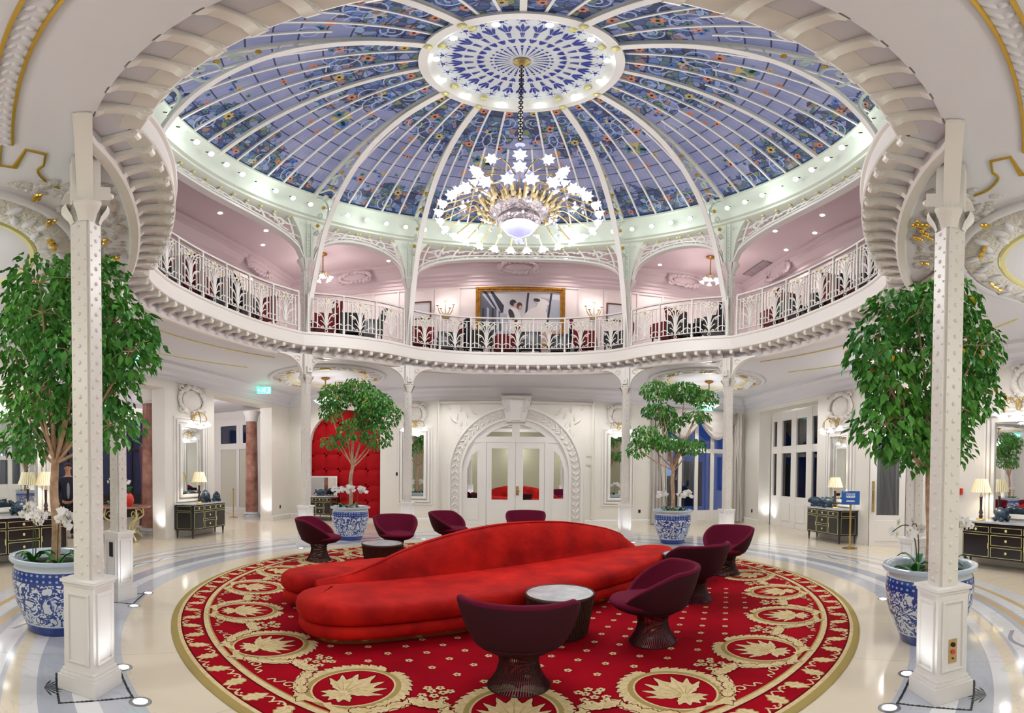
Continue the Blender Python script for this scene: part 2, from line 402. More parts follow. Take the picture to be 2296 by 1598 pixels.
def dome_mat():
    m = bpy.data.materials.new('backlit_stained_glass'); m.use_nodes = True; nt = m.node_tree; b = nt.nodes['Principled BSDF']
    tc, sp, r, a = radius_sock(nt)                       # object origin on the dome axis
    n = nd(nt, 'ShaderNodeTexNoise'); n.inputs['Scale'].default_value = 1.6; n.inputs['Detail'].default_value = 3; nt.links.new(tc.outputs['Object'], n.inputs['Vector'])
    base = ramp(nt, n.outputs['Fac'], [(.3, S(116, 121, 152)), (.5, S(132, 135, 166)), (.7, S(150, 150, 174))], 'LINEAR')
    # fine radial streaks
    st = math_(nt, 'SINE', math_(nt, 'MULTIPLY', a, 290.0))
    base = mixc(nt, math_(nt, 'MULTIPLY', math_(nt, 'GREATER_THAN', st, .6), .22), base, S(96, 100, 160))
    # ornamental field: wave towards the rim and a wide band towards the eye
    s6 = math_(nt, 'COSINE', math_(nt, 'MULTIPLY', a, 6.0))
    nb = nd(nt, 'ShaderNodeTexNoise'); nb.inputs['Scale'].default_value = 4; nb.inputs['Detail'].default_value = 4; nt.links.new(tc.outputs['Object'], nb.inputs['Vector'])
    rim_r = r; r = math_(nt, 'ADD', r, math_(nt, 'MULTIPLY', math_(nt, 'SUBTRACT', nb.outputs['Fac'], .5), 1.1))
    lowlim = math_(nt, 'SUBTRACT', 4.12, math_(nt, 'MULTIPLY', s6, .36))
    hilim = math_(nt, 'ADD', 2.62, math_(nt, 'MULTIPLY', s6, .42))
    orn = math_(nt, 'MAXIMUM', math_(nt, 'GREATER_THAN', r, lowlim), math_(nt, 'LESS_THAN', r, hilim))
    r = rim_r
    vo = nd(nt, 'ShaderNodeTexVoronoi'); vo.inputs['Scale'].default_value = 9; nt.links.new(tc.outputs['Object'], vo.inputs['Vector'])
    sep = nd(nt, 'ShaderNodeSeparateColor'); nt.links.new(vo.outputs['Color'], sep.inputs[0])
    oc = ramp(nt, sep.outputs[0], [(0, S(72, 84, 122)), (.2, S(92, 112, 158)), (.38, S(84, 104, 116)), (.5, S(124, 130, 166)), (.66, S(64, 70, 96)), (.78, S(140, 112, 108)), (.86, S(130, 148, 178)), (.94, S(112, 122, 96))])
    vd = nd(nt, 'ShaderNodeTexVoronoi', feature='DISTANCE_TO_EDGE'); vd.inputs['Scale'].default_value = 9; nt.links.new(tc.outputs['Object'], vd.inputs['Vector'])
    oc = mixc(nt, math_(nt, 'MULTIPLY', math_(nt, 'LESS_THAN', vd.outputs['Distance'], .05), .7), oc, S(28, 30, 50))
    col = mixc(nt, orn, base, oc)
    # lead lines: rings every 0.3 m, and the rim border
    ring = math_(nt, 'LESS_THAN', math_(nt, 'ABSOLUTE', math_(nt, 'SUBTRACT', math_(nt, 'FRACT', math_(nt, 'DIVIDE', r, .3)), .5)), .035)
    col = mixc(nt, math_(nt, 'MULTIPLY', ring, .85), col, S(30, 32, 60))
    col = mixc(nt, math_(nt, 'GREATER_THAN', r, 4.6), col, S(40, 62, 92))
    nt.links.new(mixc(nt, .55, col, (0, 0, 0, 1)), b.inputs['Base Color']); nt.links.new(col, b.inputs['Emission Color']); b.inputs['Emission Strength'].default_value = .5
    b.inputs['Roughness'].default_value = .35
    return m
DOMEG = dome_mat()
def glassc(nm, c, e=.4): return mat(nm, (c[0]*.5, c[1]*.5, c[2]*.5, 1), .35, emit=e, ecol=c)
G_ORANGE = glassc('orange_glass', S(196, 124, 92)); G_YEL = glassc('amber_glass', S(186, 160, 96)); G_GREEN = glassc('green_glass', S(88, 124, 110))
G_TEAL = glassc('teal_glass', S(72, 112, 136)); G_DARK = glassc('lead', S(26, 28, 48), .1); G_PALE = glassc('pale_blue_glass', S(158, 168, 200)); G_NAVY = glassc('deep_blue_glass', S(36, 48, 128), .5); G_BLUE = glassc('cobalt_glass', S(64, 110, 182))

RUGR = mat('crimson_wool', S(166, 4, 26), .95, noise=(1.5, S(140, 0, 20), 4), bump=(120, .3, .004), spec=.1, sheen=.15)
RUGC = mat('cream_wool', S(226, 204, 160), .95, spec=.1, noise=(30, S(206, 184, 134)))
RUGT = mat('olive_tan_wool', S(168, 148, 92), .95, spec=.1)
RUGD = mat('dark_red_wool', S(96, 4, 18), .95, spec=.1)
# ------------------------------------------------------------ plan of the gallery edge (eight bays)
KE = .968
def half(P): return [(x*KE, y*KE) for x, y in P]
_n = half([(0, 1.53), (.86, 1.61), (1.33, 1.71), (1.78, 1.86), (2.17, 2.05)])
_dn = half([(2.17, 2.05), (2.30, 2.34), (2.55, 2.74), (2.87, 3.13), (3.2, 3.45), (3.59, 3.76), (4.0, 4.02), (4.2, 4.1)])
_s = half([(4.2, 4.1), (4.42, 4.31), (4.58, 4.62), (4.74, 5.1), (4.84, 5.8), (4.86, 6.5), (4.83, 7.2), (4.72, 7.9), (4.52, 8.5), (4.38, 8.78)])
_df = half([(4.38, 8.78), (3.78, 9.25), (3.32, 9.68), (2.92, 10.1), (2.55, 10.6)])
_b = half([(2.55, 10.6), (2.16, 11.0), (1.22, 11.45), (0, 11.58)])
mir = lambda P: [(-x, y) for x, y in P][::-1]
BAYS = {}
for k, P in (('near', mir(_n)[:-1]+_n), ('near right diagonal', _dn), ('right', _s), ('far right diagonal', _df),
             ('back', _b+mir(_b)[1:]), ('far left diagonal', mir(_df)), ('left', mir(_s)), ('near left diagonal', mir(_dn))):
    BAYS[k] = resample(catmull(P, 8), step=.09)
EDGE = [p for P in BAYS.values() for p in P[:-1]]
EPOL = sorted(((atan2(y-CY, x) % (2*pi)), math.hypot(x, y-CY)) for x, y in EDGE)
def redge(a):
    a %= 2*pi; E = EPOL
    for i in range(len(E)):
        a0, r0 = E[i-1] if i else (E[-1][0]-2*pi, E[-1][1]); a1, r1 = E[i]
        if a0 <= a <= a1: return r0+(r1-r0)*(a-a0)/max(1e-9, a1-a0)
    a0, r0 = E[-1]; a1, r1 = E[0][0]+2*pi, E[0][1]
    return r0+(r1-r0)*(a-a0)/max(1e-9, a1-a0)
ZT, ZB, ZC, ZG = 4.55, 4.25, 4.13, 8.2      # gallery floor, fascia foot, ground ceiling, gallery ceiling
X0, Y0, Y1 = 7.35, -2.2, 13.6

def to_rect(a, hx, y0, y1):
    dx, dy = cos(a), sin(a); t = 1e9
    if abs(dx) > 1e-9: t = min(t, hx/abs(dx))
    if dy > 1e-9: t = min(t, (y1-CY)/dy)
    if dy < -1e-9: t = min(t, (y0-CY)/dy)
    return (dx*t, CY+dy*t)
def ringplate(mb, rin, hx, y0, y1, z, n=240, thick=None):
    A = [2*pi*i/n for i in range(n)] + [atan2(yy-CY, xx) % (2*pi) for xx in (-hx, hx) for yy in (y0, y1)]
    A = sorted(set(A)); k = len(A)
    vi = [pol(rin(a), a, z) for a in A]; vo = [(*to_rect(a, hx, y0, y1), z) for a in A]
    if thick is None:
        return mb.add(vi+vo, [(i, (i+1) % k, k+(i+1) % k, k+i) for i in range(k)])
    up_ = [(x, y, z+thick) for x, y, _ in vi+vo]
    f = []
    for i in range(k):
        j = (i+1) % k
        f += [(i, j, k+j, k+i), (2*k+i, 3*k+i, 3*k+j, 2*k+j), (i, 2*k+i, 2*k+j, j), (k+i, k+j, 3*k+j, 3*k+i)]
    return mb.add(vi+vo+up_, f)

# ------------------------------------------------------------ room shell
floor = struct(MB().add([(-13, -4, 0), (13, -4, 0), (13, 19, 0), (-13, 19, 0)], [(0, 1, 2, 3)]), 'floor', FLOOR, smooth=0)
struct(ringplate(MB(), lambda a: redge(a)+.33, 7.75, Y0-.3, Y1+.3, ZC, thick=.12), 'ceiling', CEIL, smooth=0)
struct(ringplate(MB(), lambda a: redge(a)+.1, 7.8, Y0-.3, Y1+.4, ZB+.005, thick=ZT-ZB-.005), 'floor_upper', CEIL, smooth=0)
struct(ringplate(MB(), lambda a: 5.12, 7.8, Y0-.3, Y1+.4, ZG, thick=.1), 'ceiling_upper', PINK, smooth=0)
# ground-floor walls with their openings
def wall_x(name, sx, segs, th=.42, m=PANEL):
    mb = MB()
    for y0, y1, z0, z1 in segs:
        a, b = (sx*X0, sx*(X0+th)); mb.box(min(a, b), max(a, b), y0, y1, z0, z1)
    return struct(mb, name, m, smooth=0)
wall_x('wall_left', -1, [(Y0, 4.7, 0, ZC), (4.7, 7.65, 3.55, ZC), (7.65, 9.5, 0, ZC), (9.5, 12.45, 3.6, ZC), (12.45, Y1, 0, ZC)])
wall_x('wall_right', 1, [(Y0, 5.5, 0, ZC), (5.5, 7.6, 3.55, ZC), (7.6, 9.58, 0, ZC), (9.58, 12.6, 3.6, ZC), (12.6, Y1, 0, ZC)])
wb = MB(); wb.box(-7.77, -6.6, Y1, Y1+.3, 0, ZC); wb.box(-6.6, -4.16, Y1+.22, Y1+.3, 0, ZC); wb.box(-4.16, 4.45, Y1, Y1+.3, 0, ZC)
wb.box(4.45, 6.85, Y1, Y1+.3, 3.7, ZC); wb.box(6.85, 7.77, Y1, Y1+.3, 0, ZC)
# head of the red niche
na = [(-5.38+1.22*cos(a), 2.4+1.15*sin(a)) for a in [pi*i/24 for i in range(25)]]
for (xa, za), (xb, zb) in zip(na, na[1:]):
    wb.add([(xa, Y1, za), (xb, Y1, zb), (xb, Y1, ZC), (xa, Y1, ZC), (xa, Y1+.22, za), (xb, Y1+.22, zb)], [(0, 1, 2, 3), (0, 4, 5, 1)])
struct(wb, 'wall_back', PANEL, smooth=0)
struct(MB().box(-7.8, 7.8, Y0-.3, Y0, 0, 8.3), 'wall_front', mat('olive_grey_paint', S(158, 154, 132), .6), smooth=0)
for nm, s in (('wall_upper_left', -1), ('wall_upper_right', 1)):
    struct(MB().box(min(s*7.4, s*7.7), max(s*7.4, s*7.7), Y0, Y1+.1, ZT, ZG), nm, PINKW, smooth=0)
struct(MB().box(-7.7, 7.7, Y1, Y1+.3, ZT, ZG), 'wall_upper_back', PINKW, smooth=0)
# lobbies seen through the openings
lb = MB(); lb.box(-12.2, -12, 2.5, 15, 0, 4); lb.box(-12.2, -7.77, 14.2, 14.4, 0, 4); lb.box(-12.2, -7.77, 2.3, 2.5, 0, 4)
struct(lb, 'wall_far_left', WHITE, smooth=0)
struct(MB().box(-12.2, -7.77, 2.3, 14.4, 3.85, 3.95), 'ceiling_far_left', CEIL, smooth=0)
struct(MB().box(8.9, 9.0, 4.5, 13.5, 0, 4).box(7.77, 9, 13.3, 13.4, 0, 4).box(7.77, 9, 4.4, 4.5, 0, 4), 'wall_far_right', WHITE, smooth=0)
struct(MB().box(7.77, 9.0, 4.4, 13.4, 3.85, 3.95), 'ceiling_far_right', CEIL, smooth=0)
# cornices (profile: offset into the room, z)
CP = [(0, 3.72), (.03, 3.72), (.03, 3.78), (.05, 3.8), (.05, 3.86), (.12, 3.92), (.14, 3.92), (.16, 4.0), (.24, 4.06), (.26, 4.06), (.26, ZC), (0, ZC)]
struct(MB().sweep([(X0, Y0), (X0, Y1), (-X0, Y1), (-X0, Y0)], CP), 'trim_1', CEIL, smooth=0)
BP = [(0, 0), (.04, 0), (.04, .14), (.02, .17), (0, .17)]
def base(path, n): struct(MB().sweep(path, BP), n, WHITE, smooth=0)
base([(X0, 12.6), (X0, Y1), (6.9, Y1)], 'baseboard_right'); base([(-6.7, Y1), (-X0, Y1), (-X0, 12.45)], 'baseboard_left')
base([(4.1, Y1), (2.05, Y1)], 'baseboard_back'); base([(-2.05, Y1), (-4.1, Y1)], 'baseboard_rear')
GP = [(0, 7.45), (.03, 7.45), (.03, 7.55), (.06, 7.58), (.06, 7.66), (.12, 7.7), (.12, 7.78), (.2, 7.84), (.3, 8.0), (.32, 8.0), (.34, 8.1), (.46, 8.14), (.46, ZG), (0, ZG)]
struct(MB().sweep([(7.4, Y0), (7.4, Y1), (-7.4, Y1), (-7.4, Y0)], GP), 'trim_2', PINK, smooth=0)
# flat mouldings on the underside of the gallery
def ringtrim(n, R, a0, a1, h=.02, wd=.03, m=GOLD, z=ZC, num=60):
    pts = [pol(R, a0+(a1-a0)*i/num) for i in range(num+1)]
    return struct(MB().sweep(pts, [(-wd/2, z), (-wd/3, z-h), (wd/3, z-h), (wd/2, z)], closed=False), n, m)
nt_ = [3]
def trim(*a, **k): ringtrim('trim_%d' % nt_[0], *a, **k); nt_[0] += 1
trim(5.5, rad(242), rad(298), m=GOLD, wd=.022, h=.02); trim(5.62, rad(242), rad(298), m=GOLD, wd=.022, h=.02)
gm = MB()
for i in range(70):                                             # laurel garland between the two gilt fillets
    a = rad(242+56*i/69)
    for s in (-1, 1):
        p = pol(5.56, a); o = len(gm.v); gm.sphere((0, 0, 0), .036, 6, 4, sc=(1.0, .55, .35)); gm.xf(TR(p[0]+cos(a)*.02*s, p[1]+sin(a)*.02*s, ZC, a+pi/2+s*.9), o)
tag(build(gm, 'trim_20', CEIL), kind='structure')
for a0, a1 in ((-26, 26), (154, 206)):
    trim(5.62, rad(a0), rad(a1), m=PGOLD); trim(6.8, rad(a0), rad(a1), m=PGOLD)
trim(5.62, rad(64), rad(116), m=CEIL, wd=.12)
# stepped gilt frame lines beside the near garland
for s in (-1, 1):
    mb = MB()
    for seg in ([(-2.62, 1.29), (-2.87, 1.40), (-2.85, 1.51), (-2.6, 1.46), (-2.59, 1.60), (-2.73, 1.67)], catmull([(-2.73, 1.67), (-2.83, 1.68), (-2.94, 1.84), (-2.96, 2.02), (-2.9, 2.2)], 5)):
        mb.sweep([(x if s < 0 else -x, y) for x, y in seg], [(-.01, ZC), (-.006, ZC-.018), (.006, ZC-.018), (.01, ZC)])
    tag(build(mb, 'trim_21' if s < 0 else 'trim_22', GOLD), kind='structure')

# ------------------------------------------------------------ gallery edge: fascia and scroll brackets, bay by bay
FP = [(0, ZB), (.012, ZB+.01), (.012, ZB+.05), (0, ZB+.06), (0, ZT-.05), (.025, ZT-.035), (.03, ZT), (-.14, ZT), (-.14, ZB), (0, ZB)]
def scroll_bracket():
    pr = [(0, 0), (.34, 0), (.34, -.12), (.315, -.12), (.275, -.075), (.2, -.052), (.12, -.05), (.09, -.056)] + [(.045+.042*cos(a), -.045+.042*sin(a)) for a in [rad(-20-i*30) for i in range(8)]]
    mb = MB(); k = len(pr)
    for y in (-.031, .031): mb.add([(x, y, z) for x, z in pr], [tuple(range(k))])
    mb.add([(x, y, z) for y in (-.031, .031) for x, z in pr], [(i, (i+1) % k, k+(i+1) % k, k+i) for i in range(k)])
    for y in (-.033, .033):
        sp = [(.045+r*cos(a), y, -.045+r*sin(a)) for r, a in [(.034-.0027*i, i*.6) for i in range(11)]]
        mb.tube(sp, .005, 4)
    return mb
br_me = None
LBL = {'near': 'ivory gallery edge with scroll brackets, passing overhead between the two nearest columns',
       'near right diagonal': 'ivory gallery edge on scroll brackets, bulging inward above the tall right-hand ficus',
       'near left diagonal': 'ivory gallery edge on scroll brackets, bulging inward above the tall left-hand ficus',
       'right': 'ivory gallery edge on scroll brackets below the railing over the console with the blue sign',
       'left': 'ivory gallery edge on scroll brackets below the railing over the green exit sign',
       'far right diagonal': 'short ivory gallery edge bulging inward above the far ficus before the blue windows',
       'far left diagonal': 'short ivory gallery edge bulging inward above the far ficus before the red niche',
       'back': 'ivory gallery edge on scroll brackets below the big gilt framed painting'}
for k, P in BAYS.items():
    t = thing('gallery_edge', LBL[k], 'balcony edge', (P[0][0], P[0][1], ZB), group='edges of the gallery around the hall')
    mb = MB().sweep(P, FP); mb.xf(Matrix.Translation((-P[0][0], -P[0][1], -ZB))); build(mb, 'fascia', IRON, t, smooth=30)
    n = max(6, round(plen(P)/.245)); Q = resample(P, n=n)
    for i in range(0, n+1):
        if 0 < i < n:
            a, b = Q[i-1], Q[i+1]
        else:
            a, b = (Q[0], Q[1]) if i == 0 else (Q[-2], Q[-1])
            if k in ('near', 'right', 'left', 'back'): continue
        ang = atan2(b[1]-a[1], b[0]-a[0])-pi/2
        loc = (Q[i][0]-P[0][0], Q[i][1]-P[0][1], 0)
        if br_me is None:
            o0 = build(scroll_bracket(), 'bracket', IRON, t, loc=loc, rz=ang, smooth=30); br_me = o0
        else: inst(br_me, t, loc, ang)
# beam rim carrying the outer ends of the brackets
rim = [pol(redge(rad(-64)+rad(308)*i/240)+.35, rad(-64)+rad(308)*i/240) for i in range(241)]
struct(MB().sweep(rim, [(.02, ZC+.01), (.04, ZC-.03), (.02, ZC-.05), (-.05, ZC-.05), (-.07, ZC-.02), (-.07, ZC+.01)]), 'trim_23', IRON)

# ------------------------------------------------------------ railing with lily ornaments
def flower(mb, c, r, m=0, mc=1):
    for i in range(6):
        a = 2*pi*i/6+.5; ca, sa = cos(a), sin(a); cb, sb = cos(a+.42), sin(a+.42); cc, sc_ = cos(a-.42), sin(a-.42)
        mb.add([(c[0], c[1]+.012, c[2]), (c[0]+.6*r*cb, c[1]+.02, c[2]+.6*r*sb), (c[0]+r*ca, c[1]+.004, c[2]+r*sa), (c[0]+.6*r*cc, c[1]+.02, c[2]+.6*r*sc_), (c[0], c[1]-.006, c[2])],
               [(0, 1, 2, 3), (4, 3, 2, 1)], m)
    mb.sphere((c[0], c[1]+.02, c[2]), r*.3, 6, 4, mc)
def lily():
    mb = MB(); T = lambda P, r=.009: mb.tube([(x, 0, z) for x, z in P], r*1.45, 5)
    mb.tube([(.03*cos(a), 0, .085+.03*sin(a)) for a in [2*pi*i/12 for i in range(12)]], .008, 5, closed=True)
    mb.lathe([(0, .12), (.035, .13), (.02, .16), (.028, .18), (.018, .2)], 8)
    T([(0, .18), (0, .5), (0, .72)], .011)
    for s in (-1, 1):
        T(catmull([(s*.005, .2), (s*.03, .42), (s*.07, .58), (s*.14, .66)], 4))
        T(catmull([(s*.005, .2), (s*.02, .5), (s*.06, .68), (s*.15, .8), (s*.2, .82)], 4))
        T(catmull([(s*.01, .2), (s*.06, .36), (s*.12, .46), (s*.2, .5), (s*.24, .5)], 4))
        T(catmull([(s*.01, .2), (s*.07, .28), (s*.13, .32)], 4), .007)
        T([(s*(.075+.035*q*cos(a)), .17+.035*q*sin(a)) for q, a in [(1-.07*i, i*.55-1.6) for i in range(12)]], .007)
        T([(s*(.155+.035*q*cos(a)), .44+.035*q*sin(a)) for q, a in [(1-.07*i, i*.55+.5) for i in range(12)]], .007)
        T(catmull([(s*.24, .66), (s*.27, .74), (s*.22, .79), (s*.17, .74), (s*.19, .70)], 4), .008)
        T(catmull([(s*.13, .18), (s*.22, .26), (s*.3, .27), (s*.35, .24)], 4), .008)
        flower(mb, (s*.14, 0, .68), .066)
    flower(mb, (0, 0, .78), .11)
    return mb
lily_o = post_o = bal_o = None
RL = {'right': 'ivory iron railing with lily panels along the right side of the gallery',
      'left': 'ivory iron railing with lily panels along the left side of the gallery',
      'far right diagonal': 'short lily railing on the inward bay right of the painting',
      'far left diagonal': 'short lily railing on the inward bay left of the painting',
      'back': 'ivory iron railing with lily panels in front of the big gilt framed painting'}
for k in RL:
    P = BAYS[k]; O = (P[0][0], P[0][1], ZT)
    t = thing('gallery_railing', RL[k], 'railing', O, group='lily railings of the gallery')
    Q = resample(P, step=.05)[2:-2]
    for nm, z0, z1, wd in (('handrail', .93, .965, .028), ('rail', .83, .845, .012), ('rail', .135, .15, .012), ('rail', .02, .04, .014)):
        mb = MB().sweep(Q, [(-.06-wd, z0), (-.06+wd, z0), (-.06+wd, z1), (-.06-wd, z1), (-.06-wd, z0)]); mb.xf(Matrix.Translation((-O[0], -O[1], 0)))
        build(mb, nm, IRON, t, smooth=30)
    n = 3 if 'diagonal' in k else 7
    Lq = resample(Q, n=n*8)
    for i in range(n*8+1):
        a, b = Lq[max(0, i-1)], Lq[min(n*8, i+1)]; ang = atan2(b[1]-a[1], b[0]-a[0]); nx, ny = sin(ang)*.06, -cos(ang)*.06
        loc = (Lq[i][0]+nx-O[0], Lq[i][1]+ny-O[1], 0); q = i % 8
        if q == 0:
            if post_o is None:
                mb = MB(); mb.obox((0, 0, .475), (.034, .034, .95)); mb.sphere((0, 0, .6), .028, 8, 5); mb.lathe([(0, .9), (.03, .91), (.03, .93), (0, .94)], 8); mb.obox((0, 0, .08), (.05, .04, .04))
                post_o = build(mb, 'post', IRON, t, loc=loc, rz=ang)
            else: inst(post_o, t, loc, ang)
        elif q == 4:
            if lily_o is None: lily_o = build(lily(), 'lily_ornament', [IRON, PGOLD], t, loc=loc, rz=ang)
            else: inst(lily_o, t, loc, ang)
        elif q in (1, 2, 6, 7):
            if bal_o is None: bal_o = build(MB().obox((0, 0, .49), (.02, .02, .7)), 'baluster', IRON, t, loc=loc, rz=ang, smooth=0)
            else: inst(bal_o, t, loc, ang)

# ------------------------------------------------------------ the eight iron columns
COLS = [(239.54, 17, 'nearest iron column on the left, rising from a panelled pedestal beside the tall ficus'),
        (300.46, -17, 'nearest iron column on the right, its pedestal fitted with a brass socket plate'),
        (210.46, 2, 'iron column behind the nearest left one, beyond the left ficus pot'),
        (329.54, -2, 'iron column behind the tall right ficus, pedestal half hidden by its pot'),
        (149.54, 0, 'slim iron column in front of the left end of the red niche'),
        (30.46, 0, 'slim iron column in front of the grey curtain by the blue windows'),
        (120.46, 0, 'slim iron column left of the arched doorway, below the painting'),
        (59.54, 0, 'slim iron column right of the arched doorway, before the curtain')]
def panelled_box(mb, w_, z0, z1):
    h = w_/2; mb.box(-h, h, -h, h, z0, z1)
    for k in range(4):
        o = len(mb.v); a, b, c, d = -h+.035, h-.035, z0+.06, z1-.05
        for x0, x1, y0, y1 in ((a, b, c, c+.014), (a, b, d-.014, d), (a, a+.014, c, d), (b-.014, b, c, d)): mb.box(x0, x1, -h-.012, -h+.001, y0, y1)
        mb.xf(Matrix.Rotation(k*pi/2, 4, 'Z'), o)
def riveted(mb, w_, z0, z1, step=.12):
    h = w_/2; c = .02
    mb.prism([(-h+c, -h), (h-c, -h), (h-c, -h+c), (h, -h+c), (h, h-c), (h-c, h-c), (h-c, h), (-h+c, h), (-h+c, h-c), (-h, h-c), (-h, -h+c), (-h+c, -h+c)], z0, z1)
    n = int((z1-z0)/step)
    for k in range(4):
        M_ = Matrix.Rotation(k*pi/2, 4, 'Z')
        for i in range(n):
            z = z0+.05+i*step
            for dx, r, dz in ((0, .014, 0), (-.048, .009, .06), (.048, .009, .06)):
                o = len(mb.v); mb.sphere((dx, -h, z+dz), r*1.15, 6, 4, sc=(1, .9, 1)); mb.xf(M_, o)
for ang, rz, lab in COLS:
    a = rad(ang); near = ang > 180
    t = thing('iron_column', lab, 'column', pol(RC, a, 0), group='iron columns around the rotunda')
    Rz = Matrix.Rotation(rad(rz), 4, 'Z')
    mb = MB(); h = .16
    mb.prism([(-h, -h), (h, -h), (h, h), (-h, h)], 0, .13); mb.prism([(-h+.012, -h+.012), (h-.012, -h+.012), (h-.012, h-.012), (-h+.012, h-.012)], .13, .155); mb.prism([(-.137, -.137), (.137, -.137), (.137, .137), (-.137, .137)], .155, .18)
    build(mb.xf(Rz), 'plinth', WHITE, t, smooth=0, bevel=.004)
    mb = MB(); panelled_box(mb, .25, .18, .815); pd = build(mb.xf(Rz), 'pedestal', WHITE, t, smooth=0, bevel=.002)
    build(MB().prism([(-.145, -.145), (.145, -.145), (.145, .145), (-.145, .145)], .835, .858).prism([(-.132, -.132), (.132, -.132), (.132, .132), (-.132, .132)], .812, .836).xf(Rz), 'pedestal_cap', WHITE, t, smooth=0, bevel=.003)
    if ang in (300.46, 210.46):
        sp = MB(); k = 1 if ang == 300.46 else 0
        zz = .3 if k else .55
        sp.box(-.032, .032, -.13, -.124, zz, zz+.18, 0)
        sk = build(sp.xf(Rz @ Matrix.Rotation((0 if k else 0), 4, 'Z')), 'socket_plate', BRASS if k else DARK, t, smooth=0)
        if k:
            for zz2, m_, r_ in ((.44, DARK, .017), (.385, REDV, .017), (.335, DARK, .006)):
                q = MB().lathe([(0, 0), (r_, 0), (r_, .008), (0, .008)], 12); q.xf(Rz @ Matrix.Translation((0, -.13, zz2)) @ Matrix.Rotation(pi/2, 4, 'X'))
                build(q, 'socket', m_, sk)
    mb = MB(); riveted(mb, .165, .858, 4.1); build(mb.xf(Rz), 'shaft', IRON, t, smooth=50)
    # lower capital: moulded ledge shells and block
    mb = MB(); Ra = Matrix.Rotation(a, 4, 'Z')
    for s in (0, 1, 2, 3):
        o = len(mb.v); mb.lathe([(.10, 3.47), (.12, 3.53), (.155, 3.58), (.165, 3.6), (.165, 3.62), (.1, 3.63)], 10, a0=-.6, a1=.6); mb.xf(Matrix.Rotation(s*pi/2+a, 4, 'Z'), o)
    mb.obox((0, 0, 3.88), (.19, .19, .46), a)
    mb.obox((-.13*cos(a), -.13*sin(a), 3.76), (.07, .12, .13), a); mb.sphere((-.17*cos(a), -.17*sin(a), 3.77), .03, 8, 6)
    build(mb, 'capital', IRON, t, smooth=40)
    # spandrel brackets to both sides under the gallery
    for s in (-1, 1):
        pr = [(.08, 4.12)] + [(.08+.55*(1-cos(u)), 3.62+.48*sin(u)) for u in [pi/2*i/10 for i in range(11)]] + [(.63, 4.12)]
        mb = MB(); k = len(pr)
        for y in (-.035, .035): mb.add([(x, y, z) for x, z in pr], [tuple(range(k))])
        mb.add([(x, y, z) for y in (-.035, .035) for x, z in pr], [(i, (i+1) % k, k+(i+1) % k, k+i) for i in range(k)])
        mb.bar3([(.08+.55*(1-cos(u)), 0, 3.62+.48*sin(u)) for u in [pi/2*i/12 for i in range(13)]], (0, 1, 0), .11, .025)
        for y in (-.045, .045): mb.tube([(.2+r*cos(q), y, 4.0+r*sin(q)) for r, q in [(.08-.005*i, .5*i) for i in range(13)]], .012, 5)
        mb.xf(Matrix.Rotation(a+s*pi/2-s*.12, 4, 'Z')); build(mb, 'spandrel_bracket', IRON, t, smooth=40)
    # upper storey
    mb = MB(); riveted(mb, .16, ZT, 6.25); build(mb.xf(Ra), 'upper_shaft', IRON, t, smooth=50)
    mb = MB()
    for s in (0, 1, 2, 3):
        o = len(mb.v); mb.lathe([(.09, 6.12), (.11, 6.22), (.17, 6.33), (.19, 6.37), (.19, 6.4), (.1, 6.42)], 10, a0=-.75, a1=.75); mb.xf(Matrix.Rotation(s*pi/2+a, 4, 'Z'), o)
    build(mb, 'upper_capital', [IRON], t, smooth=40)
    # fan head: tapered pier flaring to the ring beam
    mb = MB(); S_ = [(6.4, .11, .1), (6.7, .14, .1), (7.0, .2, .11), (7.3, .32, .12), (7.45, .42, .13)]
    for (z0, w0, d0), (z1, w1, d1) in zip(S_, S_[1:]):
        mb.add([(-d0, -w0, z0), (d0, -w0, z0), (d0, w0, z0), (-d0, w0, z0), (-d1, -w1, z1), (d1, -w1, z1), (d1, w1, z1), (-d1, w1, z1)], [(0, 1, 5, 4), (2, 3, 7, 6), (1, 2, 6, 5), (3, 0, 4, 7)])
    for i in range(11):
        mb.sphere((-.105-.002*i, 0, 6.45+i*.09), .016, 6, 4)
    for s in (-1, 1):
        mb.tube([(-.115-.02*(z-6.4), s*(.05+.0*z), z) for z in (6.42, 6.8, 7.2, 7.42)], .014, 5)
        mb.tube([(-.125, s*(.14+r*cos(q)), 7.28+r*sin(q)) for r, q in [(.075-.0055*i, .55*i) for i in range(13)]], .012, 5)
    build(mb.xf(Ra), 'fan_head', IRONG, t, smooth=35)

